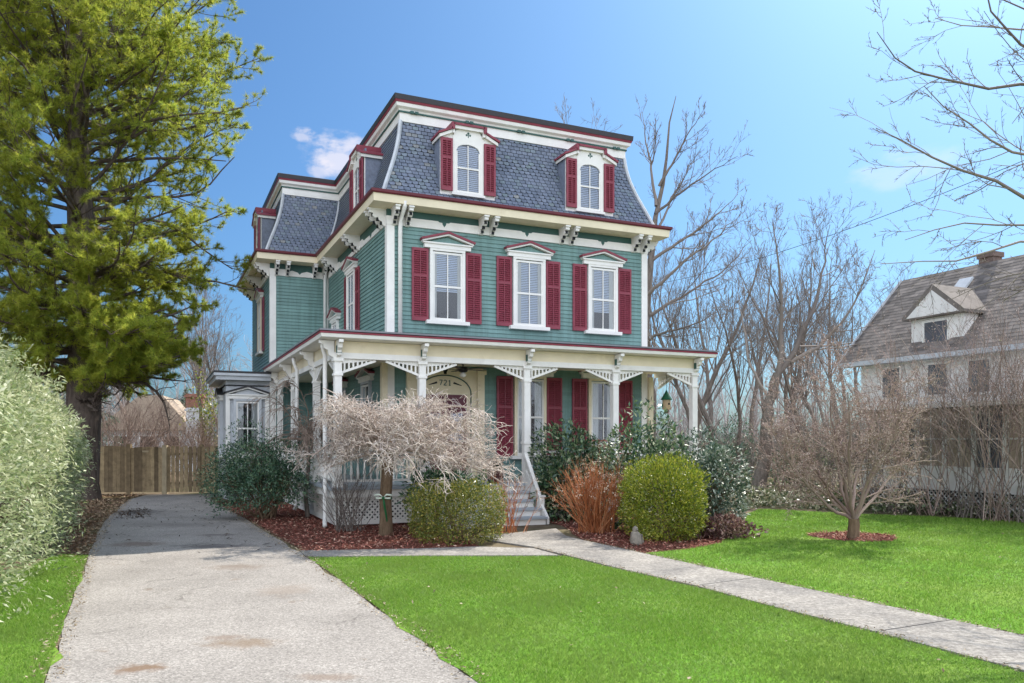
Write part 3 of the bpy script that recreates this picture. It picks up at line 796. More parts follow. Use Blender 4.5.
for t in side_ts: link('porch_post', pm, house, (PX0, t, 0))
bR = MB(); lace_bracket(bR, 1); bR = bR.build('lace_bracket', M['white'], house, (PX0, PY0, 0)).data
bL = MB(); lace_bracket(bL, -1); bL = bL.build('lace_bracket', M['white'], house, (.30, PY0, 0)).data
for x in posts_front[1:-1]: link('lace_bracket', bR, house, (x, PY0, 0))
for x in posts_front[2:]: link('lace_bracket', bL, house, (x, PY0, 0))
for t in [PY0] + side_ts[:-1]: link('lace_bracket', bR, house, (PX0, t, 0), math.pi / 2)
for t in side_ts: link('lace_bracket', bL, house, (PX0, t, 0), math.pi / 2)
link('lace_bracket', bR, house, (PX1, PY0, 0), math.pi / 2); link('lace_bracket', bL, house, (PX1, -.04, 0), math.pi / 2)
m = MB(); fwd_bracket(m); fb = m.build('porch_bracket', M['white'], house, (PX0, PY0, 0)).data
for x in posts_front[1:]: link('porch_bracket', fb, house, (x, PY0, 0))
for t in [PY0] + side_ts: link('porch_bracket', fb, house, (PX0, t, 0), LFT)
m = MB()
for dy in (0,):
    m.box(-.051, .051, -.19, -.09, 3.60, 3.75)
gm = m.build('bracket_cut', M['siding_dark'], house, (PX0, PY0, 0)).data
for x in posts_front[1:]: link('bracket_cut', gm, house, (x, PY0, 0))
# wall pilasters at the porch's ends
m = MB(); m.box(W + .04, W + .17, -.12, .0, FL, 3.5); m.build('wall_pilaster', M['cream'], house)
m = MB(); m.box(-.17, -.04, -.12, .06, FL, 3.6); m.build('wall_pilaster', M['cream'], house)

# railing and lattice between posts
def railing(p0, p1):
    p0 = np.array(p0, float); p1 = np.array(p1, float); L = np.linalg.norm(p1 - p0); m = MB()
    m.box(0, L, -.04, .04, 1.50, 1.56); m.box(0, L, -.03, .03, 1.42, 1.46); m.box(0, L, -.035, .035, .93, .98)
    n = int(L / .13)
    for k in range(n):
        x = (k + .5) * L / n
        m.lathe([(.02, .98), (.02, 1.04), (.034, 1.10), (.026, 1.2), (.018, 1.28), (.022, 1.36), (.02, 1.42)], (x, 0, 0), 6)
    e = (p1 - p0) / L
    return m.build('porch_railing', M['white'], house, (*p0, 0), math.atan2(e[1], e[0]))
def lattice(p0, p1, z0=.08, z1=FL - .22, nm='lattice_panel'):
    p0 = np.array(p0, float); p1 = np.array(p1, float); L = np.linalg.norm(p1 - p0); m = MB(); h = z1 - z0
    m.box(0, L, -.03, .0, z0 - .04, z0 + .05); m.box(0, L, -.03, 0, z1 - .05, z1); m.box(0, .06, -.031, 0, z0 + .05, z1 - .05); m.box(L - .06, L, -.031, 0, z0 + .05, z1 - .05)
    st = .11; k = -h
    while k < L:
        for sg, y in ((1, -.022), (-1, -.012)):
            a0, a1 = max(k, 0.0), min(k + h, L)
            if a1 - a0 > .04:
                za, zb_ = z0 + (a0 - k), z0 + (a1 - k)
                if sg < 0: za, zb_ = z1 - (a0 - k), z1 - (a1 - k)
                m.bar((a0, y, za), (a1, y, zb_), .008, .042, (0, 0, 1))
        k += st
    e = (p1 - p0) / L
    o = m.build(nm, M['white'], house, (*p0, 0), math.atan2(e[1], e[0])); return o
fr = [(a + .08, b - .08) for a, b in zip(posts_front, posts_front[1:])]
for i, (a, b) in enumerate(fr):
    if i != 1: railing((a, PY0), (b, PY0)); lattice((a - .08, PY0 - .02), (b + .08, PY0 - .02))
tt = [PY0] + side_ts
for a, b in zip(tt, tt[1:]):
    railing((PX0, b - .08), (PX0, a + .08)); lattice((PX0 - .02, b), (PX0 - .02, a))
railing((PX1, PY0 + .08), (PX1, -.04))
m = MB(); m.box(PX0 + .25, PX1 - .2, -1.25, -1.2, 0, FL - .07); m.box(PX0 + .25, PX0 + .3, -1.2, PY1, 0, FL - .07); m.build('crawl_space_shade', M['dark'], house)  # near-black boards stand in for the shade under the porch floor

# steps: five risers
m = MB(); sx0, sx1 = .42, 2.66
nr = 5; rh = FL / nr; tr = .285
for k in range(nr - 1):
    y1 = PY0 - .165 - (nr - 2 - k) * tr; y0 = y1 - tr; zt = rh * (k + 1)
    m = MB(); m.box(sx0 - .02 * 0, sx1, y0 + .02, y1 + .0, zt - .05 - (rh - .05), zt - .045); st_ = m.build('step_riser', M['white'], house)
    m = MB(); m.box(sx0 - .03, sx1 + .03, y0 - .02, y1 + .018, zt - .043, zt); m.build('step_tread', M['floor_grey'], house)
yb = PY0 - .165 - 4 * tr
for x in (sx0 - .07, sx1 + .07):
    m = MB(); m.prism([(PY0 - .17, .0), (yb + .05, .0), (yb + .05, .14), (PY0 - .17, FL + .30)], x - .03, x + .03, 'x'); m.build('stair_panel', M['white'], house)
    m = MB(); m.bar((x, yb + .42, .52), (x, PY0 - .12, FL + .66), .08, .05, (0, 0, 1)); m.build('stair_rail', M['white'], house)
    m = MB(); m.box(x - .06, x + .06, yb + .34, yb + .46, 0, .56); m.box(x - .08, x + .08, yb + .32, yb + .48, .56, .60); m.build('newel_post', M['white'], house)

# --- one storey bay on the wing's left wall
m = MB(); bx0, bx1, by0, by1 = -3.05, -WW - .03, TW + .02, 10.2
m.box(bx0, bx1, by0, by1, 0, 3.62)
bay = m.build('side_bay', M['grey_trim'], house)
m = MB(); m.box(bx0 - .30, bx1, by0 - .30, by1 + .3, 3.60, 3.72); m.box(bx0 - .36, bx1, by0 - .36, by1 + .36, 3.722, 3.80); m.build('bay_eave', M['grey_trim'], bay)
m = MB(); m.box(bx0 - .37, bx1, by0 - .37, by1 + .37, 3.802, 3.86); m.build('bay_roof', M['roof_dark'], bay)
m = MB(); m.box(bx0 - .06, bx1, by0 - .06, by1, 3.22, 3.26); m.box(bx0 - .05, bx1, by0 - .05, by1, 3.44, 3.47); m.build('bay_moulding', M['dark'], bay)
make_window(((bx0 + bx1) / 2 - .02, by0, 1.35), 0, gw=.66, gh=1.62, shutters=False, blind=False, casing='grey_trim', pw=1.2, cap='roof_dark', fill='grey_trim')
make_window((bx0, 8.6, 1.35), LFT, gw=.66, gh=1.62, shutters=False, blind=False, casing='grey_trim', pw=1.2, cap='roof_dark', fill='grey_trim')
for x in (bx0 + .05, bx1 - .08):
    m = MB(); m.box(x - .06, x + .06, by0 - .05, by0, .3, 3.2); m.build('bay_pilaster', M['white'], bay)

# ------------------------------------------------------------------ things on and by the porch
def local(px_, py_): return H(px_, py_)
fan = empty('ceiling_fan', H(1.5, -1.0, 3.6), YAW + .3)
tag(fan, 'black ceiling fan with a lamp hanging above the porch steps', 'ceiling fan')
m = MB(); m.lathe([(.06, 0), (.06, -.03), (.015, -.05), (.015, -.10), (.10, -.12), (.12, -.17), (.10, -.22), (.03, -.24)], (0, 0, 0), 16); m.build('motor', M['black'], fan, smooth=True)
m = MB(); m.lathe([(.04, -.24), (.07, -.27), (.075, -.30), (.045, -.335), (.0, -.345)], (0, 0, 0), 16); m.build('lamp_shade', M['white'], fan, smooth=True)
m = MB(); m.box(.10, .66, -.06, .06, -.165, -.155); bl = m.build('blade', M['black'], fan)
for k in range(1, 5): link('blade', bl.data, fan, (0, 0, 0), k * 2 * math.pi / 5)

bh = empty('birdhouse', H(7.2, -.9, 2.6), YAW)
tag(bh, 'beige hanging birdhouse with a green pointed roof at the porch end', 'birdhouse')
m = MB(); m.lathe([(.085, .0), (.115, .02), (.105, .27), (.09, .28)], (0, 0, 0), 14); m.build('body', paint('birdhouse_wood', (.50, .37, .22, 1), .7), bh, smooth=True)
m = MB(); m.lathe([(.15, .26), (.145, .275), (.07, .40), (.0, .53)], (0, 0, 0), 14); m.build('roof', paint('birdhouse_green', (.02, .12, .06, 1), .5), bh, smooth=True)
m = MB(); m.lathe([(.028, 0), (.028, .004)], (0, 0, 0), 12); m.v = [(x, -.112 - z, .15 + y) for x, y, z in m.v]; m.build('entry_hole', M['dark'], bh)
m = MB(); m.tube([(0, 0, .5), (0, 0, 1.0)], .006, 5); m.build('hanging_wire', M['black'], bh)
m = MB(); m.lathe([(.03, -.10), (.06, -.06), (.06, 0)], (0, 0, 0), 10); m.build('seed_tray', paint('birdhouse_tray', (.16, .09, .07, 1), .7), bh)

pot = empty('planter_bowl', H(1.15, -1.62, FL), YAW)
tag(pot, 'wide pale shallow planter bowl on the porch edge above the steps', 'planter')
m = MB(); m.lathe([(.10, 0), (.20, .08), (.27, .18), (.29, .22), (.27, .22), (.24, .17)], (0, 0, 0), 20, 1.2, .8); m.build('bowl', M['white'], pot, smooth=True)
m = MB(); m.lathe([(.235, .17), (.0, .175)], (0, 0, 0), 20, 1.2, .8); m.build('soil', paint('potting_soil', (.03, .022, .016, 1), .9), pot)
pot = empty('brown_planter', H(2.05, -1.6, FL), YAW)
tag(pot, 'dark brown round pot with a leafy plant at the top of the steps', 'planter')
m = MB(); m.lathe([(.13, 0), (.17, .06), (.22, .26), (.24, .30), (.21, .30)], (0, 0, 0), 18); m.build('pot', paint('brown_glaze', (.10, .035, .03, 1), .4), pot, smooth=True)
n = 260; a = rng.uniform(0, 6.28, n); c = np.stack([.2 * np.cos(a) * rng.random(n), .2 * np.sin(a) * rng.random(n), .28 + .22 * rng.random(n)], 1)
v, f = leaf_verts(c, norm(rng.normal(size=(n, 3)) + [0, 0, .4]), norm(rng.normal(size=(n, 3)) + [0, 0, 1]), np.full(n, .11), np.full(n, .05))
link('plant', np_mesh('plant', v, f, leafmat('pot_plant_leaf', [(0, (.02, .04, .02, 1)), (1, (.06, .09, .04, 1))])), pot)

ch = empty('porch_chair', H(5.2, -1.05, FL), YAW)
tag(ch, 'reddish wooden porch chair with slatted back in front of a tall window', 'chair')
wd = paint('reddish_wood', (.30, .12, .08, 1), .5, .2, 6)
m = MB(); m.box(-.30, .30, -.28, .25, .40, .44); m.build('seat', wd, ch)
for x in (-.28, .28):
    for y in (-.26, .22): m = MB(); m.box(x - .022, x + .022, y - .022, y + .022, 0, .40); m.build('leg', wd, ch)
m = MB()
for z in (.52, .66, .80, .94): m.box(-.30, .30, .215, .245, z, z + .045)
for x in (-.29, -.15, 0, .15, .29): m.box(x - .018, x + .018, .20, .214, .44, 1.0)
m.build('backrest', wd, ch)

st = empty('garden_statue', at(637, 545), .4); st.scale = (.72, .72, .85)
tag(st, 'small weathered grey stone garden figure beside the walk', 'statue')
m = MB(); m.lathe([(.14, 0), (.15, .04), (.155, .10), (.135, .19), (.10, .25), (.075, .28)], (0, 0, 0), 14, 1.0, .8); m.v = [(x - z * .18 + .015 * math.sin(z * 40 + y * 30), y + .012 * math.sin(x * 50 + z * 31), z) for x, y, z in m.v]; m.build('body', paint('grey_stone', (.24, .21, .17, 1), .9, .3, 14, .6), st, smooth=True)
m = MB(); m.lathe([(.05, .26), (.07, .30), (.062, .345), (.03, .38), (.0, .39)], (-.05, 0, 0), 12, 1, .95); m.tube([(-.05, -.05, .32), (-.05, -.12, .305)], [.025, .006], 6); m.build('head', bpy.data.materials['grey_stone'], st, smooth=True)
for sg in (-1, 1):
    m = MB(); m.hexa([(sg * .10, -.10, .05), (sg * .16, -.06, .05), (sg * .16, .05, .05), (sg * .11, .05, .05), (sg * .08, -.09, .2), (sg * .12, -.05, .22), (sg * .12, .04, .22), (sg * .09, .04, .2)])
    m.build('wing', bpy.data.materials['grey_stone'], st)
# ------------------------------------------------------------------ ground, lawns, drive, walk
def flat(name, poly, z, mat, kind='structure', parent=None):
    me = bpy.data.meshes.new(name); me.from_pydata([(p[0], p[1], z) for p in poly], [], [tuple(range(len(poly)))]); me.materials.append(mat)
    if me.polygons[0].normal.z < 0: me.flip_normals()
    o = link(name, me); tag(o, kind=kind); return o

def slab(name, poly, z0, z1, mat):
    m = MB(); a = sum(poly[i][0] * poly[(i + 1) % len(poly)][1] - poly[(i + 1) % len(poly)][0] * poly[i][1] for i in range(len(poly)))
    p = [q[:2] for q in poly]; p = p if a < 0 else p[::-1]
    m.prism(p, z0, z1, 'z'); o = m.build(name, mat); tag(o, kind='structure'); return o

def soilmat(name, stops, scale, bump=.5, scale2=1.2, tint=None):
    m = NT(name)
    no = m.noise(scale, 8, .7); rp = m.ramp(stops, no, 0); src = (rp, 0)
    if tint:
        n2 = m.noise(scale2, 4, .6); r2 = m.ramp([(.45, (0, 0, 0, 1)), (.65, (.8, .8, .8, 1))], n2, 0); src = (m.mix((r2, 0), src, tint), 0)
    p = m.n('ShaderNodeBsdfPrincipled'); p.inputs['Roughness'].default_value = .95; p.inputs['Specular IOR Level'].default_value = .1
    b = m.n('ShaderNodeBump'); b.inputs['Strength'].default_value = bump; b.inputs['Distance'].default_value = .04
    m.l(no, 0, b, 'Height'); m.l(b, 0, p, 'Normal'); m.l(src[0], src[1], p, 'Base Color'); m.l(p, 0, m.out, 0); return m.m

g = flat('ground', [(-700, -60), (700, -60), (700, 1200), (-700, 1200)], -.012, soilmat('leaf_litter_ground', [(.25, (.06, .045, .03, 1)), (.5, (.16, .12, .08, 1)), (.75, (.27, .215, .15, 1))], 3.0, .6, .25, (.10, .11, .045, 1)))

def asphalt():
    m = NT('aged_driveway_asphalt')
    n1 = m.noise(26, 8, .82); n2 = m.noise(.9, 6, .65); n3 = m.noise(1.5, 5, .7)
    tv = m.n('ShaderNodeTexCoord'); vg = m.n('ShaderNodeTexVoronoi'); vg.inputs['Scale'].default_value = 75; m.l(tv, 'Object', vg, 'Vector')
    sv = m.n('ShaderNodeSeparateColor'); m.l(vg, 1, sv, 0)
    b1 = m.ramp([(.0, (.205, .188, .172, 1)), (.35, (.285, .265, .242, 1)), (.75, (.335, .312, .286, 1)), (1, (.43, .403, .37, 1))], sv, 0)
    b2 = m.ramp([(.36, (.80, .79, .79, 1)), (.52, (1.04, 1.03, 1.02, 1)), (.66, (1.18, 1.17, 1.16, 1))], n1, 0)
    base = m.mix(None, (b1, 0), (b2, 0), 'MULTIPLY', 1.0)
    big = m.ramp([(.3, (.80, .79, .78, 1)), (.7, (1.10, 1.09, 1.08, 1))], n2, 0)
    c = m.mix(None, (base, 0), (big, 0), 'MULTIPLY', 1.0)
    st = m.ramp([(.64, (0, 0, 0, 1)), (.72, (.7, .7, .7, 1))], n3, 0)
    c = m.mix((st, 0), (c, 0), (.16, .105, .06, 1))
    # worn oil and earth stains and darker repairs, each with its own outline
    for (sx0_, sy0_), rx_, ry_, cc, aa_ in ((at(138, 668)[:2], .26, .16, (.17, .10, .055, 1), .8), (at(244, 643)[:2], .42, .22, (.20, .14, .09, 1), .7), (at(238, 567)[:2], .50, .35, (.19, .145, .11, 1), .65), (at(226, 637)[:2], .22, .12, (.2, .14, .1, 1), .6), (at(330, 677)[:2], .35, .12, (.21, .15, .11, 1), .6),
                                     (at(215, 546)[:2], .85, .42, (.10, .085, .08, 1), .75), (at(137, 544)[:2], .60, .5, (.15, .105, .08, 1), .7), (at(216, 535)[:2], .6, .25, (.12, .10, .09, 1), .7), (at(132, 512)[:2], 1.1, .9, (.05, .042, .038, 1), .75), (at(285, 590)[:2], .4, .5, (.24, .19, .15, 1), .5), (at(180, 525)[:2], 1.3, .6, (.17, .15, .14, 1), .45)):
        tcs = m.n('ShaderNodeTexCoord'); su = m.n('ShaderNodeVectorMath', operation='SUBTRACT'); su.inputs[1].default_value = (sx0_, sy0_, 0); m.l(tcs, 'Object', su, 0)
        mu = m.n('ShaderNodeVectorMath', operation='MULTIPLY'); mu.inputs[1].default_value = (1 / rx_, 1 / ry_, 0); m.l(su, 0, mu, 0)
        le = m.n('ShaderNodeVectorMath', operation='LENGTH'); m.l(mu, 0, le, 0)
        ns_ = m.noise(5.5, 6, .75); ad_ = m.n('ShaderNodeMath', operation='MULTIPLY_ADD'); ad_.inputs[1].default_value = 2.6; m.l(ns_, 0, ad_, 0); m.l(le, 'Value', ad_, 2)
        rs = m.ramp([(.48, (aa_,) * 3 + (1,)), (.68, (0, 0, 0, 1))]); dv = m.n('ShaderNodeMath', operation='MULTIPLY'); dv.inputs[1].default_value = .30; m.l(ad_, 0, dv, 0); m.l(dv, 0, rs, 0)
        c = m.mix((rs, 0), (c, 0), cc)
    # cracks
    tc = m.n('ShaderNodeTexCoord'); n4 = m.noise(1.6, 5, .7); ad = m.n('ShaderNodeMixRGB'); ad.blend_type = 'ADD'; ad.inputs[0].default_value = .55
    m.l(tc, 'Object', ad, 1); m.l(n4, 1, ad, 2)
    vo = m.n('ShaderNodeTexVoronoi'); vo.feature = 'DISTANCE_TO_EDGE'; vo.inputs['Scale'].default_value = .7; m.l(ad, 0, vo, 'Vector')
    cr = m.ramp([(.0, (1, 1, 1, 1)), (.014, (0, 0, 0, 1))], vo, 0)
    n5 = m.noise(.7, 2); gate = m.ramp([(.50, (0, 0, 0, 1)), (.64, (.6, .6, .6, 1))], n5, 0)
    cm = m.mix(None, (cr, 0), (gate, 0), 'MULTIPLY', 1.0)
    c = m.mix((cm, 0), (c, 0), (.05, .042, .035, 1))
    p = m.n('ShaderNodeBsdfPrincipled'); p.inputs['Roughness'].default_value = .9; p.inputs['Specular IOR Level'].default_value = .2
    b = m.n('ShaderNodeBump'); b.inputs['Strength'].default_value = .5; b.inputs['Distance'].default_value = .01
    m.l(n1, 0, b, 'Height'); m.l(b, 0, p, 'Normal'); m.l(c, 0, p, 'Base Color'); m.l(p, 0, m.out, 0); return m.m

def wob(pts, amp=.05, n=8, closed=True):
    """an outline with small natural wobbles"""
    out = []; k = len(pts)
    for i in range(k if closed else k - 1):
        a = np.array(pts[i][:2]); b = np.array(pts[(i + 1) % k][:2])
        for j in range(n):
            t = j / n; p = a + (b - a) * t
            if j: p = p + rng.normal(size=2) * amp
            out.append((float(p[0]), float(p[1])))
    return out

dl = [(.3, -2), at(45, 683), at(66, 618), at(88, 556), at(104, 522), at(128, 500), (-12.1, 26.4)]
dr = [(-9.3, 26.4), at(210, 498), at(262, 530), at(315, 562), at(392, 618), at(480, 683), (3.6, -2)]
dl[0] = (-.1, -1.5); dr[-1] = (3.3, -1.5)
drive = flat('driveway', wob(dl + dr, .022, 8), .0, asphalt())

def concrete():
    m = NT('walk_concrete')
    n1 = m.noise(24, 8, .82); n2 = m.noise(1.2, 6, .7)
    base = m.ramp([(.34, (.12, .112, .10, 1)), (.48, (.26, .24, .215, 1)), (.55, (.32, .30, .27, 1)), (.66, (.48, .455, .41, 1))], n1, 0)
    big = m.ramp([(.32, (.62, .62, .64, 1)), (.62, (1.12, 1.1, 1.08, 1))], n2, 0)
    c = m.mix(None, (base, 0), (big, 0), 'MULTIPLY', 1.0)
    p = m.n('ShaderNodeBsdfPrincipled'); p.inputs['Roughness'].default_value = .9; p.inputs['Specular IOR Level'].default_value = .2
    b = m.n('ShaderNodeBump'); b.inputs['Strength'].default_value = .4; b.inputs['Distance'].default_value = .01
    m.l(n1, 0, b, 'Height'); m.l(b, 0, p, 'Normal'); m.l(c, 0, p, 'Base Color'); m.l(p, 0, m.out, 0); return m.m
M['conc'] = concrete()
# the walk: flags with joints between them, from the steps out to the street
wl = [at(478, 537), at(490, 541), at(533, 547.4), at(627, 571), at(695.5, 586.5), at(764, 605), at(876, 633), at(1024, 672)]
wr = [at(556, 529), at(566, 536.5), at(580, 540), at(676, 561), at(756, 578.5), at(840, 596.5), at(952, 621), at(1115, 656.5)]
def ext(a, b, k): return (b[0] + (b[0] - a[0]) * k, b[1] + (b[1] - a[1]) * k)
wl.append(ext(wl[-2], wl[-1], 3.5)); wr.append(ext(wr[-2], wr[-1], 3.5))
mb = MB()
def walk_pts(k):
    i = min(int(k), len(wl) - 2); f_ = k - i
    A = np.array(wl[i][:2]) * (1 - f_) + np.array(wl[i + 1][:2]) * f_; B = np.array(wr[i][:2]) * (1 - f_) + np.array(wr[i + 1][:2]) * f_
    return A, B
ks = [0, 1, 2, 3, 4, 5, 6, 7, 8]; JO = {4, 6}; ks = [k for k in ks if k <= len(wl) - 1]
for a, b in zip(ks, ks[1:]):
    (A, B), (C_, D_) = walk_pts(a), walk_pts(b)
    e = (C_ - A) / max(np.linalg.norm(C_ - A), .01) * .011; z = .014; e0 = e if a in JO else e * 0; e1 = e if b in JO else e * 0
    mb.hexa([(*(A + e0), -.01), (*(B + e0), -.01), (*(D_ - e1), -.01), (*(C_ - e1), -.01), (*(A + e0), z), (*(B + e0), z), (*(D_ - e1), z), (*(C_ - e1), z)])
walk = mb.build('front_walk', M['conc']); tag(walk, kind='structure')
# narrow strip of paving between the bed and the lawn
p1 = [at(306, 557), at(300, 551), at(420, 549), at(475, 547), at(533, 548.6), at(560, 555.8), at(430, 556)]
slab('bed_path', p1, -.01, .010, M['conc'])

# mulch beds
mulch_m = soilmat('red_mulch', [(.3, (.05, .022, .016, 1)), (.55, (.18, .07, .05, 1)), (.8, (.34, .16, .115, 1))], 22, 1.0)
HL = lambda s, t: H(s, t)[:2]
bedL = [at(305, 552), at(262, 527), at(215, 502), HL(-3.4, 6.9), HL(-1.5, 6.5), HL(-1.4, -1.5), HL(.36, -1.6), HL(.36, -3.3), at(480, 546), at(420, 549)]
bedR = [HL(2.9, -3.2), HL(2.9, -1.6), HL(8.4, -1.6), HL(9.0, -.2), at(748, 515), at(737, 528), at(722, 543), at(690, 549), at(650, 553), at(627, 549), at(582, 539.5)]
a = 2 * math.pi * np.arange(20) / 20; tc_ = at(854, 537)
ring = [(tc_[0] + (.78 + .08 * math.sin(3 * q)) * math.cos(q), tc_[1] + .75 * math.sin(q)) for q in a]
litL = [at(88, 556), at(104, 522), at(128, 500), (-12.1, 26.4), (-14.5, 26.4), (-12.5, 21), (-9.0, 16), at(60, 560)]
beds = {'mulch_bed': bedL, 'flower_bed': bedR, 'tree_bed': ring}
for nm, p in beds.items(): flat(nm, wob(p, .03, 5) if nm != 'tree_bed' else p, -.004 if nm != 'tree_bed' else .006, mulch_m)
flat('leaf_litter_bed', wob(litL, .08, 5), -.008, soilmat('brown_litter', [(.3, (.06, .04, .025, 1)), (.55, (.17, .105, .07, 1)), (.8, (.30, .20, .14, 1))], 9, .8, 1.5, (.10, .12, .04, 1)))

# lawns
lawn_m = soilmat('lawn_soil', [(.3, (.08, .19, .018, 1)), (.55, (.13, .27, .026, 1)), (.8, (.18, .33, .04, 1))], 6, .4, .5, (.19, .27, .05, 1))
lawnF = [at(318, 564), at(308, 558), at(430, 557), at(566, 557), at(627, 572), at(695, 587.5), at(764, 606), at(876, 634), at(980, 661), at(1024, 673), (5.6, 2.5), (2.2, 2.5), (-.05, 5.6), at(478, 683), at(392, 619)]
lawnR = [at(1024, 635), at(952, 620.5), at(848, 597.5), at(764, 579.5), at(693, 564.5), at(645, 553.5), at(690, 549), at(722, 543), at(737, 528), at(748, 514), at(760, 509), at(860, 514), at(960, 518), at(1024, 522), (22, 14), (22, 2), (7.5, 3)]
lawnL = [at(64, 620), at(44, 683), (-.6, -1), (-3.5, -1), (-5.9, 8.2), (-6.6, 10.0), at(60, 555), at(88, 556)]
ring_z = .006
lawns = {'front_lawn': lawnF, 'side_lawn': lawnR, 'verge_lawn': lawnL}
for nm, p in lawns.items(): flat(nm, wob(p, .03, 6), .004, lawn_m)

def in_any(P, polys): 
    k = np.zeros(len(P), bool)
    for q in polys: k |= inpoly(P, q)
    return k
# grass blades
gm = leafmat('grass_blade', [(0, (.105, .21, .026, 1)), (.5, (.185, .335, .042, 1)), (.82, (.27, .40, .07, 1)), (1, (.33, .40, .13, 1))], .4, .55, .2, .75, .9, (.20, .30, .06, 1))
GP = []
for p, dens in ((lawnF, 5200), (lawnR, 2300), (lawnL, 5200)):
    pa = np.array([q[:2] for q in p]); area = abs(np.dot(pa[:, 0], np.roll(pa[:, 1], -1)) - np.dot(np.roll(pa[:, 0], -1), pa[:, 1])) / 2
    Q = scatter(p, int(area * dens)); d = np.hypot(Q[:, 0], Q[:, 1])
    vis = (np.abs(Q[:, 0]) < Q[:, 1] * .95 + 2.0) & (Q[:, 1] > 4.0)
    Q = Q[vis]; d = d[vis]; Q = Q[rng.random(len(Q)) < np.clip((9 / d) ** 1.1, .25, 1)]
    GP.append(Q[~inpoly(Q, ring)])
Q = np.concatenate(GP); n = len(Q); d = np.hypot(Q[:, 0], Q[:, 1])
hh = rng.uniform(.016, .040, n) * (1 + .3 * np.sin(Q[:, 0] * 3.1) * np.sin(Q[:, 1] * 2.3)); ww = .0036 * np.clip(d / 7, 1, 3.2)
aa = rng.uniform(0, 6.283, n); tl = rng.normal(size=(n, 2)) * .022
b = np.stack([Q[:, 0], Q[:, 1], np.full(n, .003)], 1); sx = np.stack([np.cos(aa), np.sin(aa), 0 * aa], 1) * ww[:, None]
v = np.stack([b - sx, b + sx, b + np.stack([tl[:, 0], tl[:, 1], hh], 1)], 1).reshape(-1, 3)
go = link('grass', np_mesh('grass', v, np.arange(3 * n).reshape(-1, 3), gm)); tag(go, 'short bright green grass of the lawns', 'grass', kind='stuff')

# mulch chips, leaf litter
def chips(name, label, polys, n, mat, ln=(.03, .09), wd=(.012, .03), z=.006, excl=None):
    P = np.concatenate([scatter(p, k) for p, k in zip(polys, n)]); k = len(P)
    if excl is not None: P = P[~in_any(P, excl)]; k = len(P)
    c = np.stack([P[:, 0], P[:, 1], rng.uniform(z - .004, z + .03, k)], 1); d = rng.normal(size=(k, 3)) * [1, 1, .35]; nr_ = rng.normal(size=(k, 3)) * [.5, .5, .2] + [0, 0, 1]
    v, f = leaf_verts(c, d, nr_, rng.uniform(*ln, k), rng.uniform(*wd, k), .02)
    o = link(name, np_mesh(name, v, f, mat)); tag(o, label, 'mulch', kind='stuff'); return o
chips('mulch_chips', 'reddish brown bark mulch chips over the planting beds', [bedL, bedR, ring], [9000, 9000, 1500],
      rndmat('mulch_chip', [(0, (.10, .034, .025, 1)), (.45, (.30, .10, .075, 1)), (.8, (.47, .215, .16, 1)), (1, (.62, .45, .33, 1))], .85, .15))
chips('fallen_leaves', 'dry brown fallen leaves and needles beside the driveway and under the trees', [litL, [(6, 21.5), (24, 15), (40, 40), (-4, 44), (6, 23)]], [4500, 9000],
      rndmat('dry_leaf', [(0, (.10, .06, .035, 1)), (.5, (.24, .15, .09, 1)), (1, (.42, .31, .20, 1))], .85, .15), (.04, .10), (.02, .05), .0)
def strip(pts, w): 
    a = [np.array(p[:2]) for p in pts]; L_, R_ = [], []
    for i in range(len(a)):
        t_ = a[min(i + 1, len(a) - 1)] - a[max(i - 1, 0)]; t_ = t_ / np.linalg.norm(t_); nn_ = np.array([-t_[1], t_[0]]); L_.append(tuple(a[i] + nn_ * w)); R_.append(tuple(a[i] - nn_ * w))
    return L_ + R_[::-1]
chips('edge_grit', 'tan grit and dry thatch along the crumbling edges of the driveway and walk', [strip(dl[1:-1], .13), strip(dr[1:-1], .13), strip(wl[2:-1], .05), strip(wr[2:-1], .05)], [2600, 2600, 1100, 1100],
      rndmat('tan_grit', [(0, (.12, .085, .05, 1)), (.5, (.30, .23, .15, 1)), (1, (.50, .42, .30, 1))], .9, .1), (.015, .06), (.006, .016), .006)
chips('lawn_litter', 'a few dry leaf scraps lying in the grass', [lawnF, lawnR, lawnL], [60, 110, 30], bpy.data.materials['tan_grit'], (.03, .06), (.015, .03), .03)
grit = [at(300, 552), at(88, 556), at(112, 505), at(225, 500)]
chips('debris', 'dark twigs and needles scattered on the shaded driveway', [[at(118, 512), at(150, 508), at(150, 518), at(116, 520)], grit], [260, 200],
      rndmat('dark_debris', [(0, (.02, .015, .012, 1)), (1, (.09, .06, .04, 1))], .9, .1), (.05, .14), (.01, .03), .012)

# ------------------------------------------------------------------ shrubs
def lump(dirs, seed, amp, fr=2.2):
    r = np.random.default_rng(seed); out = np.ones(len(dirs))
    for k in range(7):
        w = r.normal(size=3) * fr * (1 + .35 * k); out += amp * np.sin(dirs @ w + r.uniform(0, 6.28)) / (1 + .45 * k)
    return out
def shell(n, rad, seed, amp=.12, inner=.45, squash=1.0, box=0.0, zmin=-.98, fr=2.2):
    """points through the outer part of a lumpy crown; rad (x,y,z) about the origin"""
    r = np.random.default_rng(seed); d = norm(r.normal(size=(n * 2, 3))); d = d[d[:, 2] > zmin][:n]
    s = lump(d, seed + 1, amp, fr)
    if box: m_ = (np.abs(d) ** (2 + box * 6)).sum(1) ** (-1 / (2 + box * 6)); s = s * m_
    k = 1 - (1 - inner) * r.random(len(d)) ** 2.2
    k = np.where(r.random(len(d)) < .05, k * (1 + .16 * r.random(len(d))), k)
    return d * np.array(rad) * (s * k)[:, None], d, k
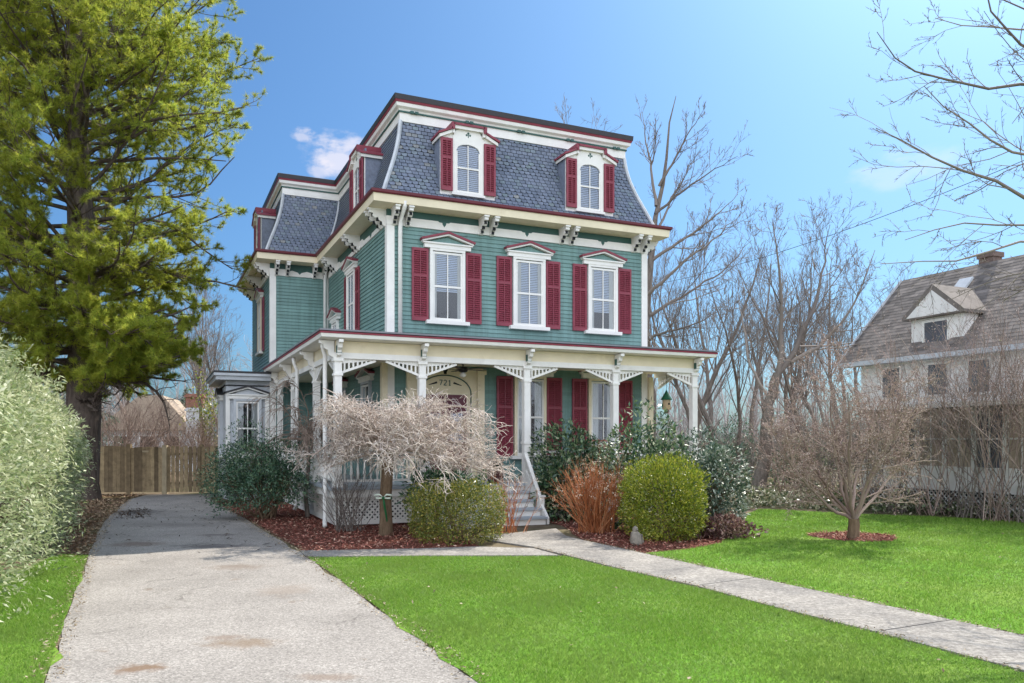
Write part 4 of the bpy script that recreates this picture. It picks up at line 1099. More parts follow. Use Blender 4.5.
def leafy(name, label, cat, loc, rad, zc, n, ln, wd, mat, seed, amp=.12, inner=.45, box=0, up=.3, stems=14, bark='bark_brown', group=None, zmin=-.95, jit=.9, fr=2.2, rz=0, stemr=.02):
    root = empty(name, loc, rz); tag(root, label, cat, group)
    r = np.random.default_rng(seed + 9)
    P, d, k = shell(n, rad, seed, amp, inner, 1, box, zmin, fr); P = P + [0, 0, zc]
    kp = P[:, 2] > .03; P, d = P[kp], d[kp]; m_ = len(P)
    dd = norm(d + jit * r.normal(size=(m_, 3)) + [0, 0, up]); nr_ = norm(r.normal(size=(m_, 3)) * .7 + [0, 0, .9] + .5 * d)
    v, f = leaf_verts(P, dd, nr_, r.uniform(*ln, m_), r.uniform(*wd, m_))
    link('foliage', np_mesh('foliage', v, f, mat, r.random(m_)), root)
    b0 = np.stack([r.normal(size=stems) * rad[0] * .12, r.normal(size=stems) * rad[1] * .12, np.zeros(stems)], 1)
    tg = P[r.integers(0, m_, stems)] * [.85, .85, .9]; L = np.linalg.norm(tg - b0, axis=1)
    PP, RR = branches(b0, tg - b0, L, np.full(stems, stemr), 6, .1, .02, .25, r)
    t = TB(); t.add(PP, RR, 5)
    q, dq, Lq, rq = kids(PP, RR, 5, .3, 1, .7, .2, (.3, .6), .6, r); PP, RR = branches(q, dq, Lq, rq, 4, .15, .05, .3, r); t.add(PP, RR, 4)
    link('stems', t.mesh('stems', M[bark]), root)
    return root
L_box = leafmat('boxwood_leaf', [(0, (.065, .10, .018, 1)), (.5, (.18, .215, .04, 1)), (.82, (.34, .32, .06, 1)), (1, (.50, .38, .10, 1))], .3, .4, .4)
L_boxy = leafmat('yellow_boxwood_leaf', [(0, (.075, .12, .012, 1)), (.5, (.19, .255, .022, 1)), (.85, (.38, .39, .04, 1)), (1, (.55, .48, .10, 1))], .35, .4, .4)
L_rho = leafmat('rhododendron_leaf', [(0, (.02, .055, .03, 1)), (.45, (.06, .125, .055, 1)), (.75, (.17, .25, .10, 1)), (1, (.45, .48, .30, 1))], .22, .34, .6)  # the palest leaves carry white highlights in their colour
L_glare = leafmat('glare_evergreen_leaf', [(0, (.03, .065, .04, 1)), (.45, (.085, .135, .085, 1)), (.75, (.25, .30, .22, 1)), (1, (.55, .57, .48, 1))], .18, .40, .5)  # white glare on glossy leaves put in as near-white leaf colours
L_teal = leafmat('bluish_evergreen_leaf', [(0, (.028, .068, .04, 1)), (.5, (.065, .14, .08, 1)), (.85, (.13, .22, .115, 1)), (1, (.24, .31, .17, 1))], .2, .35, .5)
L_hedge = leafmat('hedge_leaf', [(0, (.09, .14, .05, 1)), (.35, (.27, .34, .14, 1)), (.65, (.52, .55, .31, 1)), (1, (.72, .72, .50, 1))], .35, .45, .4, .5, .7, (.15, .20, .09, 1))
L_burg = leafmat('burgundy_leaf', [(0, (.06, .026, .022, 1)), (.6, (.16, .075, .065, 1)), (1, (.36, .24, .20, 1))], .2, .4, .4)
L_cov = leafmat('ground_cover_leaf', [(0, (.04, .07, .025, 1)), (.45, (.13, .165, .065, 1)), (.75, (.36, .35, .21, 1)), (1, (.62, .57, .43, 1))], .25, .4, .5)

p = at(452, 546); leafy('boxwood_shrub', 'clipped low olive green shrub left of the front steps', 'shrub', (p[0] + .05, p[1] + .55, 0), (.78, .58, .53), .50, 15000, (.035, .06), (.014, .024), L_box, 11, .09, .5, .35, .3, zmin=-.85, jit=.8, fr=4)
p = at(669, 544); leafy('boxwood_globe', 'round bright yellow-green shrub right of the walk', 'shrub', (p[0] + .02, p[1] + .65, 0), (.71, .70, .74), .70, 20000, (.04, .075), (.012, .02), L_boxy, 12, .075, .5, .2, .6, zmin=-.9, jit=.6, fr=5)
p = at(572, 520); leafy('rhododendron', 'tall dark rhododendron beside the right of the porch steps', 'shrub', (p[0], p[1] + .1, 0), (1.0, .7, 1.08), 1.0, 5200, (.10, .17), (.035, .06), L_rho, 13, .16, .3, 0, .1, 22, jit=.9)
leafy('rhododendron', 'dark glossy rhododendron in front of the far right porch window', 'shrub', (2.75, 16.15, 0), (1.0, .6, 1.12), 1.0, 4600, (.10, .16), (.035, .06), L_rho, 14, .16, .3, 0, .1, 20)
p = at(715, 534); leafy('glare_shrub', 'rhododendron with white glare put into its leaf colour at the right end of the porch', 'shrub', (p[0] - .0, p[1] + .45, 0), (.72, .66, .92), .84, 5400, (.07, .12), (.028, .045), L_glare, 15, .14, .35, 0, .2, 18)
leafy('glare_shrub', 'smaller evergreen with white glare put into its leaf colour between the round shrub and porch post', 'shrub', (3.85, 16.5, 0), (.8, .5, .95), .98, 3600, (.07, .12), (.028, .045), L_glare, 16, .14, .35, 0, .2, 14)
leafy('evergreen_shrub', 'large bluish green evergreen shrub at the left corner of the porch', 'shrub', (-5.65, 18.15, 0), (1.08, .72, .84), .90, 12000, (.05, .09), (.022, .036), L_teal, 17, .3, .35, 0, .1, 22, zmin=-.7, stemr=.03)
leafy('evergreen_shrub', 'dark green low evergreen shrub beside the fence and side bay', 'shrub', (-7.7, 22.6, 0), (.95, .8, .82), .80, 6000, (.05, .09), (.022, .036), L_rho, 18, .18, .4, 0, .1, 16, zmin=-.8)
leafy('evergreen_plant', 'broad-leaved dark green plant behind the low clipped shrub', 'plant', (-1.35, 15.55, 0), (.75, .4, .42), .92, 900, (.13, .22), (.035, .06), L_teal, 19, .2, .3, 0, .3, 10)
leafy('burgundy_plant', 'low burgundy-leaved plants beside the round yellow-green shrub', 'plant', (3.95, 14.65, 0), (.55, .38, .24), .16, 1500, (.06, .11), (.03, .05), L_burg, 20, .2, .3, 0, .3, 10, stemr=.008)
p = at(728, 538); leafy('heather_clump', 'small pinkish dry clump at the edge of the side lawn', 'plant', (p[0], p[1], 0), (.30, .24, .24), .16, 1600, (.03, .06), (.008, .014), leafmat('heather_leaf', [(0, (.30, .16, .12, 1)), (.6, (.52, .34, .27, 1)), (1, (.62, .52, .30, 1))], .25), 21, .1, .4, 0, .6, 8, stemr=.006)

# russet many-stemmed shrub with dry flower heads, and the thin pinkish one by the steps
def stem_shrub(name, label, loc, h, spread, n, mat, seed, r0=.009, heads=0, headmat=None, group=None, wig=.10, sub=3, cat='shrub', subl=(.25, .5), fan=1.0, budmat=None):
    r = np.random.default_rng(seed); root = empty(name, loc); tag(root, label, cat, group)
    b0 = np.stack([r.normal(size=n) * spread * .14, r.normal(size=n) * spread * .10, np.zeros(n)], 1)
    a = r.uniform(0, 6.283, n); tilt = np.abs(r.normal(size=n)) * .33 * fan + .04
    d = np.stack([np.cos(a) * np.sin(tilt) * spread, np.sin(a) * np.sin(tilt) * spread, np.cos(tilt)], 1)
    P, Rr = branches(b0, d, h * r.uniform(.75, 1.08, n), np.full(n, r0), 7, wig, .02, .45, r)
    t = TB(); t.add(P, Rr, 4); tips = [P[:, -1]]
    if sub:
        q, dq, Lq, rq = kids(P, Rr, sub, .35, .98, .5, .2, subl, .65, r); P2, R2 = branches(q, dq, Lq, rq, 5, wig * 1.2, .04, .5, r); t.add(P2, R2, 3); tips.append(P2[:, -1])
        q, dq, Lq, rq = kids(P2, R2, 2, .3, .98, .6, .2, (.3, .6), .7, r); P3, R3 = branches(q, dq, Lq, rq, 4, wig * 1.3, .03, .6, r); t.add(P3, R3, 3); tips.append(P3[:, -1]); lastP = P3
    link('stems', t.mesh('stems', mat), root)
    if budmat:
        tp = np.concatenate(tips[1:] + [lastP[:, 2]]); tp = tp[r.random(len(tp)) < .8]; m_ = len(tp)
        v, f = leaf_verts(tp, r.normal(size=(m_, 3)), r.normal(size=(m_, 3)), r.uniform(.025, .05, m_), r.uniform(.012, .025, m_)); link('foliage', np_mesh('foliage', v, f, budmat), root)  # this mesh is winter buds on the twigs, not leaves
    if heads:
        tp = np.concatenate(tips); tp = tp[tp[:, 2] > h * .35]; tp = tp[r.permutation(len(tp))[:heads]]
        c = np.repeat(tp, 9, 0) + r.normal(size=(len(tp) * 9, 3)) * .022; m_ = len(c)
        v, f = leaf_verts(c, r.normal(size=(m_, 3)), r.normal(size=(m_, 3)), r.uniform(.02, .035, m_), r.uniform(.012, .022, m_)); link('dry_flowers', np_mesh('dry_flowers', v, f, headmat), root)
    return root
p = at(597, 534); stem_shrub('russet_shrub', 'rust-orange twiggy shrub with dry flower heads right of the steps', (p[0], p[1] + .25, 0), 1.32, 1.15, 150, M['twig_red'], 31, .0075, 130, M['seed'], sub=3)
p = at(508, 536); stem_shrub('twig_shrub', 'thin pinkish twiggy shrub at the foot of the steps', (p[0] - .05, p[1] + .5, 0), 1.15, 1.0, 42, M['twig_red'], 32, .006, 26, M['seed'], sub=2)
p = at(347, 531); stem_shrub('bare_shrub', 'leafless grey-brown twiggy shrub against the porch lattice', (p[0], p[1], 0), 1.25, 1.1, 46, M['twig'], 33, .008, sub=3)

# ground cover along the far edge of the side lawn
gc = [at(738, 511), at(760, 507.5), at(860, 512.5), at(960, 517), at(1024, 521), (16, 15.5), (22, 13.2), (22, 15.4), (14, 19.2), at(1024, 497), at(960, 500), at(880, 499), at(800, 497), at(740, 497)]
P = scatter(gc, 17000); k = len(P)
c = np.stack([P[:, 0], P[:, 1], .02 + .36 * rng.random(k) ** 1.4 * (1 + .6 * np.sin(P[:, 0] * 2.1) * np.sin(P[:, 1] * 1.7))], 1)
v, f = leaf_verts(c, rng.normal(size=(k, 3)) + [0, 0, .3], rng.normal(size=(k, 3)) * .6 + [0, 0, 1], rng.uniform(.07, .15, k), rng.uniform(.04, .08, k))
o = link('ground_cover', np_mesh('ground_cover', v, f, L_cov)); tag(o, 'low leafy ground cover bordering the side lawn', 'ground cover', kind='stuff')

# ------------------------------------------------------------------ the hedge on the left
hd = empty('hedge', (-7.6, 11.5, 0)); tag(hd, 'tall pale green hedge with feathery sprays along the left of the driveway', 'hedge')
r = np.random.default_rng(41); n = 100000
base_dir = np.array([-.420, .907]); nrm2 = np.array([.907, .420])
aL = 2.8 + r.random(n) ** .9 * 12.7                                     # along, from y about 3.6 to 17.7
st_pt = np.array([-3.42, 4.0])
phi = r.uniform(-.12, math.pi * .92, n)
hgt = np.interp(aL, [0, 4, 9, 12, 14, 15.5], [2.95, 2.95, 2.95, 2.85, 2.65, 2.1]); hw_ = np.interp(aL, [0, 12, 14.5, 15.5], [1.15, 1.15, 1.05, .8])
lumpy = 1 + .11 * np.sin(aL * 1.9 + 2 * phi) + .09 * np.sin(aL * 4.3 + 3.1 * phi + 1) + .08 * np.sin(aL * 8.1 - 5 * phi) + .07 * np.sin(aL * 13.1 + 9 * phi)
cell = np.floor(aL * 3.2).astype(int) * 389 + np.floor(phi * 9).astype(int) * 71; tabc = np.random.default_rng(8).random(2048)
k = (1 - .45 * r.random(n) ** 2.0) * lumpy * (.84 + .32 * tabc[cell % 2048])
cx_ = np.sign(np.cos(phi)) * np.abs(np.cos(phi)) ** .6 * hw_ * k; cz = np.abs(np.sin(np.clip(phi, 0, math.pi))) ** .75 * hgt * (.55 + .45 * k)
cz = np.where(phi < .35, r.random(n) * hgt * .75, cz); bul = .25 * np.sin(np.clip(cz / hgt, 0, 1) * math.pi)
off = -1.15 + cx_ + bul
P2 = st_pt + aL[:, None] * base_dir + off[:, None] * nrm2
c = np.stack([P2[:, 0], P2[:, 1], np.maximum(cz, .04)], 1) - [-7.6, 11.5, 0]
outw = np.stack([nrm2[0] * np.cos(phi), nrm2[1] * np.cos(phi), np.sin(phi)], 1)
# sprays: leaves of one spray share a direction
spr = np.floor(aL * 5).astype(int) * 977 + np.floor(cz * 6).astype(int) * 131 + np.floor(off * 4).astype(int)
rr_ = np.random.default_rng(5); tab = rr_.normal(size=(4096, 3)); sd = tab[spr % 4096]
d = norm(outw + .75 * sd + .35 * r.normal(size=(n, 3)) + [0, 0, -.15]); nr_ = norm(r.normal(size=(n, 3)) * .5 + [0, 0, .8] + .5 * outw)
v, f = leaf_verts(c, d, nr_, r.uniform(.05, .105, n), r.uniform(.018, .032, n), .1)
tabv = rr_.random(4096); link('foliage', np_mesh('foliage', v, f, L_hedge, np.clip(.55 * tabv[spr % 4096] + .5 * r.random(n), 0, 1)), hd)
ns = 300; aL = 3.2 + r.random(ns) * 11.8; q = st_pt + aL[:, None] * base_dir + (-1.15 + r.normal(size=ns) * .3)[:, None] * nrm2
b0 = np.stack([q[:, 0], q[:, 1], np.zeros(ns)], 1) - [-7.6, 11.5, 0]; L = np.interp(aL, [0, 9, 12, 15], [3.3, 3.2, 3.0, 2.2]) * r.uniform(.75, 1.12, ns)
PP, RR = branches(b0, np.stack([r.normal(size=ns) * .12, r.normal(size=ns) * .12, np.ones(ns)], 1), L, np.full(ns, .009), 7, .05, .04, .3, r); t = TB(); t.add(PP, RR, 4)
q, dq, Lq, rq = kids(PP, RR, 4, .3, .95, .8, .2, (.15, .3), .6, r); P3, R3 = branches(q, dq, Lq, rq, 4, .15, .0, .4, r); t.add(P3, R3, 3)
link('stems', t.mesh('stems', M['bark_brown']), hd)

# ------------------------------------------------------------------ fence and gate
fy = 26.6
def board_run(parent, x0, x1, z0, z1, name, gap=.006, bw=.135, y=fy):
    m = MB(); x = x0
    while x < x1 - .02:
        w = min(bw, x1 - x) - gap; m.rv = random.random(); zz = z1 + random.uniform(-.02, .02)
        m.box(x, x + w, y, y + .02, z0, zz); x += bw
    m.rv = .2; m.box(x0, x1, y + .021, y + .06, z0 + .25, z0 + .33); m.box(x0, x1, y + .021, y + .06, z1 - .3, z1 - .22)
    return m.build(name, M['fence'], parent)
X = lambda px: (px - CX) / FP * fy
fe = empty('wooden_fence', (0, 0, 0)); tag(fe, 'weathered brown board fence left of the gate at the driveway end', 'fence')
board_run(fe, X(20), X(127), .06, 1.60, 'panel')
for px in (60, 129): m = MB(); m.rv = .4; m.box(X(px) - .07, X(px) + .07, fy - .045, fy + .09, 0, 1.68); m.build('post', M['fence'], fe)
gt = empty('wooden_gate', (0, 0, 0)); tag(gt, 'brown board gate closing the end of the driveway', 'gate')
board_run(gt, X(130.5), X(163), .07, 1.57, 'panel', y=fy - .02)
m = MB(); m.box(X(146) - .1, X(146) + .1, fy - .055, fy - .021, 1.40, 1.46); m.build('latch', M['fence_post'], gt)
fe2 = empty('picket_fence', (0, 0, 0)); tag(fe2, 'brown picket fence with gaps between gate and side bay', 'fence')
board_run(fe2, X(167), X(238), .07, 1.60, 'panel', .032, .145)
m = MB(); m.box(X(165) - .075, X(165) + .075, fy - .06, fy + .08, 0, 1.64); m.build('post', M['fence_post'], fe2)
for px in (200, 238): m = MB(); m.rv = .7; m.box(X(px) - .06, X(px) + .06, fy + .061, fy + .16, 0, 1.66); m.build('post', M['fence'], fe2)
# ------------------------------------------------------------------ trees
def bare_mesh(seed, h, r0, nl=9, spread=.55, lv=(6, 4, 4), low=.25, lean=(0, 0), crook=.06, twigr=.0075, up=.13):
    """trunk mesh and crown mesh of a leafless tree standing at the origin"""
    r = np.random.default_rng(seed)
    T, TR = branches(np.zeros((1, 3)), np.array([[lean[0], lean[1], 1.]]), np.array([h * .92]), np.array([r0 * .8]), 12, crook * 1.5, .05, .05, r)
    TR[0, 0] *= 1.35
    tb = TB(); tb.add(T, TR, 8); tr = tb.mesh('trunk', M['bark_grey'])
    c = TB()
    q, d, L, rr = kids(T, TR, int(nl * 1.55), low, .97, spread, .18, (.28, .52), .40, r); P, Rr = branches(q, d, L, np.maximum(rr, .015), 8, .09, up, .25, r); c.add(P, Rr, 5)
    for i, (n, k) in enumerate(zip(lv, (6, 5, 4, 4))):
        q, d, L, rr = kids(P, Rr, n, .2, .98, .5, .2, (.32, .62), .55, r); P, Rr = branches(q, d, L, np.maximum(rr, twigr), k, .14, up * .8, .45, r); c.add(P, Rr, 4 if i == 0 else 3)
    return tr, c.mesh('crown', M['twig'])
variants = [bare_mesh(101, 15, .26, 9, .6, lean=(.06, 0)), bare_mesh(102, 17, .22, 9, .5, lv=(6, 4, 4)), bare_mesh(103, 13, .2, 8, .62, low=.35, lean=(-.05, .02)), bare_mesh(104, 16, .28, 8, .7, low=.2, crook=.1)]
def tree_copy(name, label, loc, vi, s, rz, group=None, cat='tree'):
    root = empty(name, loc, rz); root.scale = (s, s, s); tag(root, label, cat, group)
    link('trunk', variants[vi][0], root); link('crown', variants[vi][1], root); return root
WG = 'bare trees of the wood between the two houses'
wl_ = 'leafless grey-brown tree in the wood between the teal house and the neighbour house'
woods = [(668, 33, 0, 1.02, .3), (700, 36, 1, .98, 1.2), (722, 31, 3, .80, 2.2), (738, 34, 1, .85, 3.0), (712, 47, 2, 1.0, 4.0), (690, 42, 3, .9, 5.1), (780, 38, 0, .78, .8), (800, 33, 1, .68, 2.5),
         (822, 40, 1, .85, 1.9), (842, 36, 2, .85, 5.5), (860, 44, 3, .85, .2), (872, 39, 0, .72, 3.4), (900, 46, 1, .80, 4.4), (655, 50, 1, .95, 2.8), (750, 52, 2, 1.1, 1.1), (790, 55, 3, 1.0, 3.7), (770, 64, 0, 1.0, 4.6), (830, 60, 1, 1.05, .5), (885, 58, 2, 1.05, 2.1), (640, 60, 3, 1.1, 5.8), (725, 66, 1, 1.15, 1.6), (676, 68, 0, 1.1, 3.2), (808, 72, 2, 1.3, 2.6), (860, 75, 0, 1.15, 4.9), (930, 62, 3, 1.0, 1.3)]
HV = (15, 17, 13, 16); TOPS = {668: 100, 700: 175, 722: 215, 738: 225, 712: 205, 690: 190, 780: 210, 800: 205, 822: 232, 842: 212, 860: 240, 872: 250, 900: 240, 655: 150, 750: 225, 790: 235}
woods = [w for w in woods if w[0] not in (668, 676, 808, 640, 725, 860)] + [(848, 75, 0, 1, 4.9)]
woods = [(px, Y, vi, (EYE + (CY - TOPS.get(px, 262)) / FP * Y) / (HV[vi] * 1.08), rz) for px, Y, vi, s, rz in woods]
for px, Y, vi, s, rz in woods: tree_copy('bare_tree', wl_, (sp(px, 440, Y)[0], Y, 0), vi, s, rz, WG)
for px, Y, vi, s, rz in ((545, 62, 1, 1.63, .7), (578, 66, 0, 1.95, 2.9)): tree_copy('bare_tree', 'leafless tree behind the teal house, twigs showing over its roof', (sp(px, 440, Y)[0], Y, 0), vi, s, rz, 'bare trees behind the roof')
for px, Y, vi, s, rz in ((205, 42, 2, .8, .4), (225, 50, 1, .75, 2.0), (190, 60, 0, .9, 1.0), (170, 70, 3, .85, 2.2), (120, 66, 1, .9, 4.2), (60, 62, 2, 1.1, 5.0), (243, 40, 3, .62, 3.0)):
    tree_copy('bare_tree', 'leafless tree beyond the board fence', (sp(px, 440, Y)[0], Y, 0), vi, s, rz, 'bare trees beyond the fence')

def limb_tree(name, label, polys, radii, seed, lv=((5, .45), (5, .5), (4, .55)), twigr=.007, bark='bark_dark', tmat='twig', up=.04, cat='tree', sides=7, wig=.14, lr=(.25, .5), ang=.75, keep_parts=1, budmat=None):
    """a tree whose main limbs are given as lines of points; first keep_parts of them are the trunk"""
    r = np.random.default_rng(seed); base = np.array(polys[0][0], float)
    root = empty(name, (base[0], base[1], 0)); tag(root, label, cat)
    tr, cr = TB(), TB(); Ps, Rs = [], []
    for i, (pl, (ra, rb)) in enumerate(zip(polys, radii)):
        a = np.array(pl, float) - [base[0], base[1], 0]; s = np.r_[0, np.cumsum(np.linalg.norm(np.diff(a, axis=0), axis=1))]; u = np.linspace(0, s[-1], 14)
        P = np.stack([np.interp(u, s, a[:, j]) for j in range(3)], 1)
        for _ in range(2): P[1:-1] = .25 * P[:-2] + .5 * P[1:-1] + .25 * P[2:]
        P[1:-1] += r.normal(size=(12, 3)) * s[-1] * .006
        Rr = np.linspace(ra, rb, 14)
        (tr if i < keep_parts else cr).add(P[None], Rr[None], sides)
        if i >= keep_parts or len(polys) == 1: Ps.append(P); Rs.append(Rr)
    P, Rr = np.array(Ps), np.array(Rs)
    for i, (n, rr) in enumerate(lv):
        q, d, L, rq = kids(P, Rr, n, .15, .99, ang, .25, lr, rr, r); P, Rr = branches(q, d, L, np.maximum(rq, twigr), 6 if i == 0 else 5, wig, up, .4, r); cr.add(P, Rr, 4 if i == 0 else 3)
    link('trunk', tr.mesh('trunk', M[bark]), root)
    if budmat:
        tp = np.concatenate([P[:, -1], P[:, 2], P[:, 3]]); m_ = len(tp)
        v, f = leaf_verts(tp, r.normal(size=(m_, 3)), r.normal(size=(m_, 3)), r.uniform(.018, .036, m_), r.uniform(.010, .018, m_)); link('foliage', np_mesh('foliage', v, f, budmat), root)  # small buds along the outer twigs rather than leaves
    link('crown', cr.mesh('crown', M[tmat] if tmat in M else tmat), root)
    return root
Y = 24.7
limb_tree('leaning_tree', 'leaning bare tree with a forked trunk at the lawn edge', [
    [at(757, 499), sp(761, 470, Y), sp(767, 435, Y), sp(769, 400, Y), sp(778, 374, Y)],
    [sp(778, 374, Y), sp(790, 362, Y), sp(803, 335, Y), sp(815, 305, Y + .4), sp(824, 262, Y + .8), sp(830, 225, Y + 1)],
    [sp(778, 374, Y), sp(781, 340, Y), sp(782, 306, Y - .3), sp(780, 262, Y - .6), sp(772, 218, Y - 1)],
    [sp(790, 362, Y), sp(815, 352, Y), sp(838, 328, Y - .5), sp(862, 290, Y - 1), sp(875, 250, Y - 1)],
    [sp(769, 400, Y), sp(752, 370, Y), sp(744, 330, Y + .5), sp(738, 290, Y + 1)]],
    [(.24, .15), (.10, .008), (.085, .008), (.065, .008), (.05, .008)], 61, ((10, .42), (6, .55), (5, .6)), .0075, bark='bark_grey', up=.07)
Y = 32.0
limb_tree('bare_tree', 'tall bare tree close behind the right corner of the teal house', [
    [sp(638, 485, Y), sp(641, 400, Y), sp(646, 320, Y), sp(653, 222, Y), sp(664, 155, Y), sp(676, 96, Y)],
    [sp(650, 262, Y), sp(688, 236, Y - .5), sp(722, 212, Y - 1), sp(738, 194, Y - 1)],
    [sp(647, 295, Y), sp(682, 264, Y - 1), sp(715, 240, Y - 2), sp(742, 212, Y - 2.5)],
    [sp(645, 318, Y), sp(690, 292, Y + .5), sp(725, 270, Y + 1), sp(752, 240, Y + 1)],
    [sp(655, 214, Y), sp(688, 186, Y + .5), sp(716, 168, Y + 1), sp(738, 156, Y + 1)],
    [sp(656, 206, Y), sp(650, 160, Y + .5), sp(642, 112, Y + 1)],
    [sp(659, 186, Y), sp(684, 142, Y - .5), sp(702, 112, Y - 1)],
    [sp(651, 246, Y), sp(672, 198, Y + 1), sp(694, 160, Y + 1.5)],
    [sp(644, 340, Y), sp(672, 330, Y - 1), sp(705, 322, Y - 1.5), sp(730, 300, Y - 2)]],
    [(.30, .012), (.075, .007), (.08, .007), (.075, .007), (.06, .007), (.07, .007), (.06, .007), (.07, .007), (.06, .007)], 63, ((12, .42), (6, .55), (4, .6)), .0075, bark='bark_grey', up=.09, ang=.55, lr=(.22, .5))
Y = 9.2
limb_tree('overhanging_tree', 'bare tree reaching over the side lawn with dark spreading limbs', [
    [(9.6, 9.4, 0), (9.5, 9.3, 2.0), (9.3, 9.3, 4.0), (9.1, 9.3, 6.2), (9.0, 9.2, 8.5)],
    [(9.15, 9.3, 5.6), sp(1090, 92, Y), sp(1024, 85, Y), sp(965, 84, Y), sp(918, 81, Y - .1), sp(896, 70, Y - .2), sp(884, 52, Y - .3), sp(877, 32, Y - .4)],
    [(9.3, 9.3, 4.0), sp(1090, 215, Y), sp(1030, 198, Y), sp(985, 182, Y), sp(945, 158, Y), sp(915, 155, Y - .1), sp(890, 142, Y - .2), sp(876, 128, Y - .3)],
    [(9.2, 9.3, 4.8), sp(1085, 165, Y), sp(1024, 150, Y + .2), sp(975, 141, Y + .2), sp(952, 125, Y + .2), sp(940, 105, Y + .1), sp(924, 86, Y)],
    [(9.1, 9.3, 6.4), sp(1085, 60, Y), sp(1024, 52, Y + .1), sp(1003, 38, Y), sp(997, 16, Y), sp(985, -15, Y)],
    [(9.1, 9.3, 6.8), sp(1080, 38, Y), sp(1024, 28, Y + .3), sp(975, 28, Y + .4), sp(935, 18, Y + .5)],
    [(9.4, 9.3, 3.2), sp(1090, 235, Y), sp(1030, 222, Y + .3), sp(985, 220, Y + .4), sp(935, 226, Y + .5), sp(905, 240, Y + .5)],
    [(9.5, 9.3, 2.9), sp(1090, 250, Y), sp(1030, 236, Y - .3), sp(985, 252, Y - .4), sp(930, 262, Y - .5), sp(880, 264, Y - .5)],
    [(9.1, 9.3, 6.9), sp(1080, 20, Y), sp(1024, 5, Y + .5), sp(985, -8, Y + .7)],
    [(9.4, 9.3, 3.0), sp(1090, 270, Y), sp(1030, 262, Y + .5), sp(985, 285, Y + .6), sp(950, 300, Y + .7)]],
    [(.24, .12), (.042, .004), (.050, .004), (.040, .004), (.042, .007), (.032, .004), (.034, .004), (.034, .004), (.036, .006), (.026, .004)], 62, ((15, .42), (7, .5), (5, .6)), .0036, ang=.65, wig=.16, up=.01, lr=(.12, .36))

BUD = rndmat('pinkish_bud', [(0, (.30, .19, .155, 1)), (.6, (.54, .39, .33, 1)), (1, (.72, .60, .51, 1))], .7, .2)
# the small many-stemmed tree in the mulch ring
tx, ty, _ = at(853, 539)
r = np.random.default_rng(71); polys = [[(tx, ty, 0), (tx + .02, ty, .2), (tx + .02, ty, .38)]]; rad = [(.115, .095)]
for a, tl, L in ((0, .45, 2.9), (.9, .62, 2.5), (1.8, .5, 2.8), (2.7, .55, 2.9), (3.3, .85, 2.5), (4.0, .6, 2.5), (5.3, .6, 2.6), (.3, .95, 2.2), (2.9, 1.0, 2.2), (1.4, .15, 2.9)):
    pl = [np.array([tx + .02, ty, .33])]; 
    for k in range(1, 6):
        t_ = tl * (1.1 - .12 * k); pl.append(pl[-1] + np.array([math.cos(a) * math.sin(t_), math.sin(a) * math.sin(t_), math.cos(t_)]) * L / 5 + r.normal(size=3) * .085)
    polys.append(pl); rad.append((.034, .006))
limb_tree('ornamental_tree', 'small bare vase-shaped tree in a round mulch bed on the side lawn', polys, rad, 72, ((13, .45), (8, .6), (6, .7)), .0038, 'bark_brown', 'twig_pink', .03, wig=.16, ang=.7, lr=(.28, .52), budmat=BUD)
# tangled shrubs before the neighbour's house
for i, (px, Y, hh_, nst, sd) in enumerate(((905, 19.2, 3.0, 26, 1), (948, 18.6, 3.6, 30, 2), (985, 17.9, 3.9, 30, 3), (1020, 17.0, 3.9, 30, 4), (1050, 16.6, 3.8, 26, 5), (880, 21.0, 2.6, 22, 6), (820, 22.4, 2.6, 24, 7), (795, 23.4, 2.4, 22, 8), (845, 22.0, 2.3, 22, 9), (1075, 15.6, 3.6, 22, 10))):
    stem_shrub('bare_shrub', 'tall leafless tangled shrub in the row before the pale neighbour house', (sp(px, 440, Y)[0], Y + .6, 0), hh_ * 1.18, 1.35, int(nst * 1.0), M['twig_pink'] if i % 2 else M['twig'], 80 + sd, .012, group='tangled bare shrubs before the neighbour house', wig=.12, sub=9, subl=(.2, .42), fan=.8, budmat=BUD)

# weeping tree in front of the porch
wx, wy, _ = at(386, 535)
wt_ = empty('weeping_tree', (wx, wy, 0)); tag(wt_, 'leafless weeping tree with a pale tangled umbrella crown before the porch', 'tree')
r = np.random.default_rng(91)
T = TB(); Tp = np.array([[0, 0, 0], [.0, 0, .3], [-.01, 0, .7], [.02, .0, 1.1], [.03, .02, 1.4], [.05, .0, 1.66]]); T.add(Tp[None], np.array([[.15, .125, .12, .115, .115, .11]]), 10)
link('trunk', T.mesh('trunk', M['bark_brown']), wt_)
cr = TB(); nb = 30; a = np.linspace(0, 2 * math.pi, nb, endpoint=False) + r.normal(size=nb) * .1
b0 = np.tile([.05, 0, 1.60], (nb, 1)) + r.normal(size=(nb, 3)) * .05; el = r.uniform(.12, .85, nb)
d = np.stack([np.cos(a) * np.cos(el), np.sin(a) * np.cos(el), np.sin(el)], 1)
P, Rr = branches(b0, d, r.uniform(1.5, 2.2, nb) * (1 + .24 * np.cos(a)), np.full(nb, .030), 9, .13, 0, .3, r, droop=.22); zlow = lambda Q: 1.62 - .62 * np.clip(np.hypot(Q[:, :, 0] - .1, Q[:, :, 1]) / 2.0, 0, 1.1) ** 1.5; P[:, :, 2] = np.where(P[:, :, 2] < zlow(P), zlow(P) + (P[:, :, 2] - zlow(P)) * .3, P[:, :, 2]); cr.add(P, Rr, 6, .25)
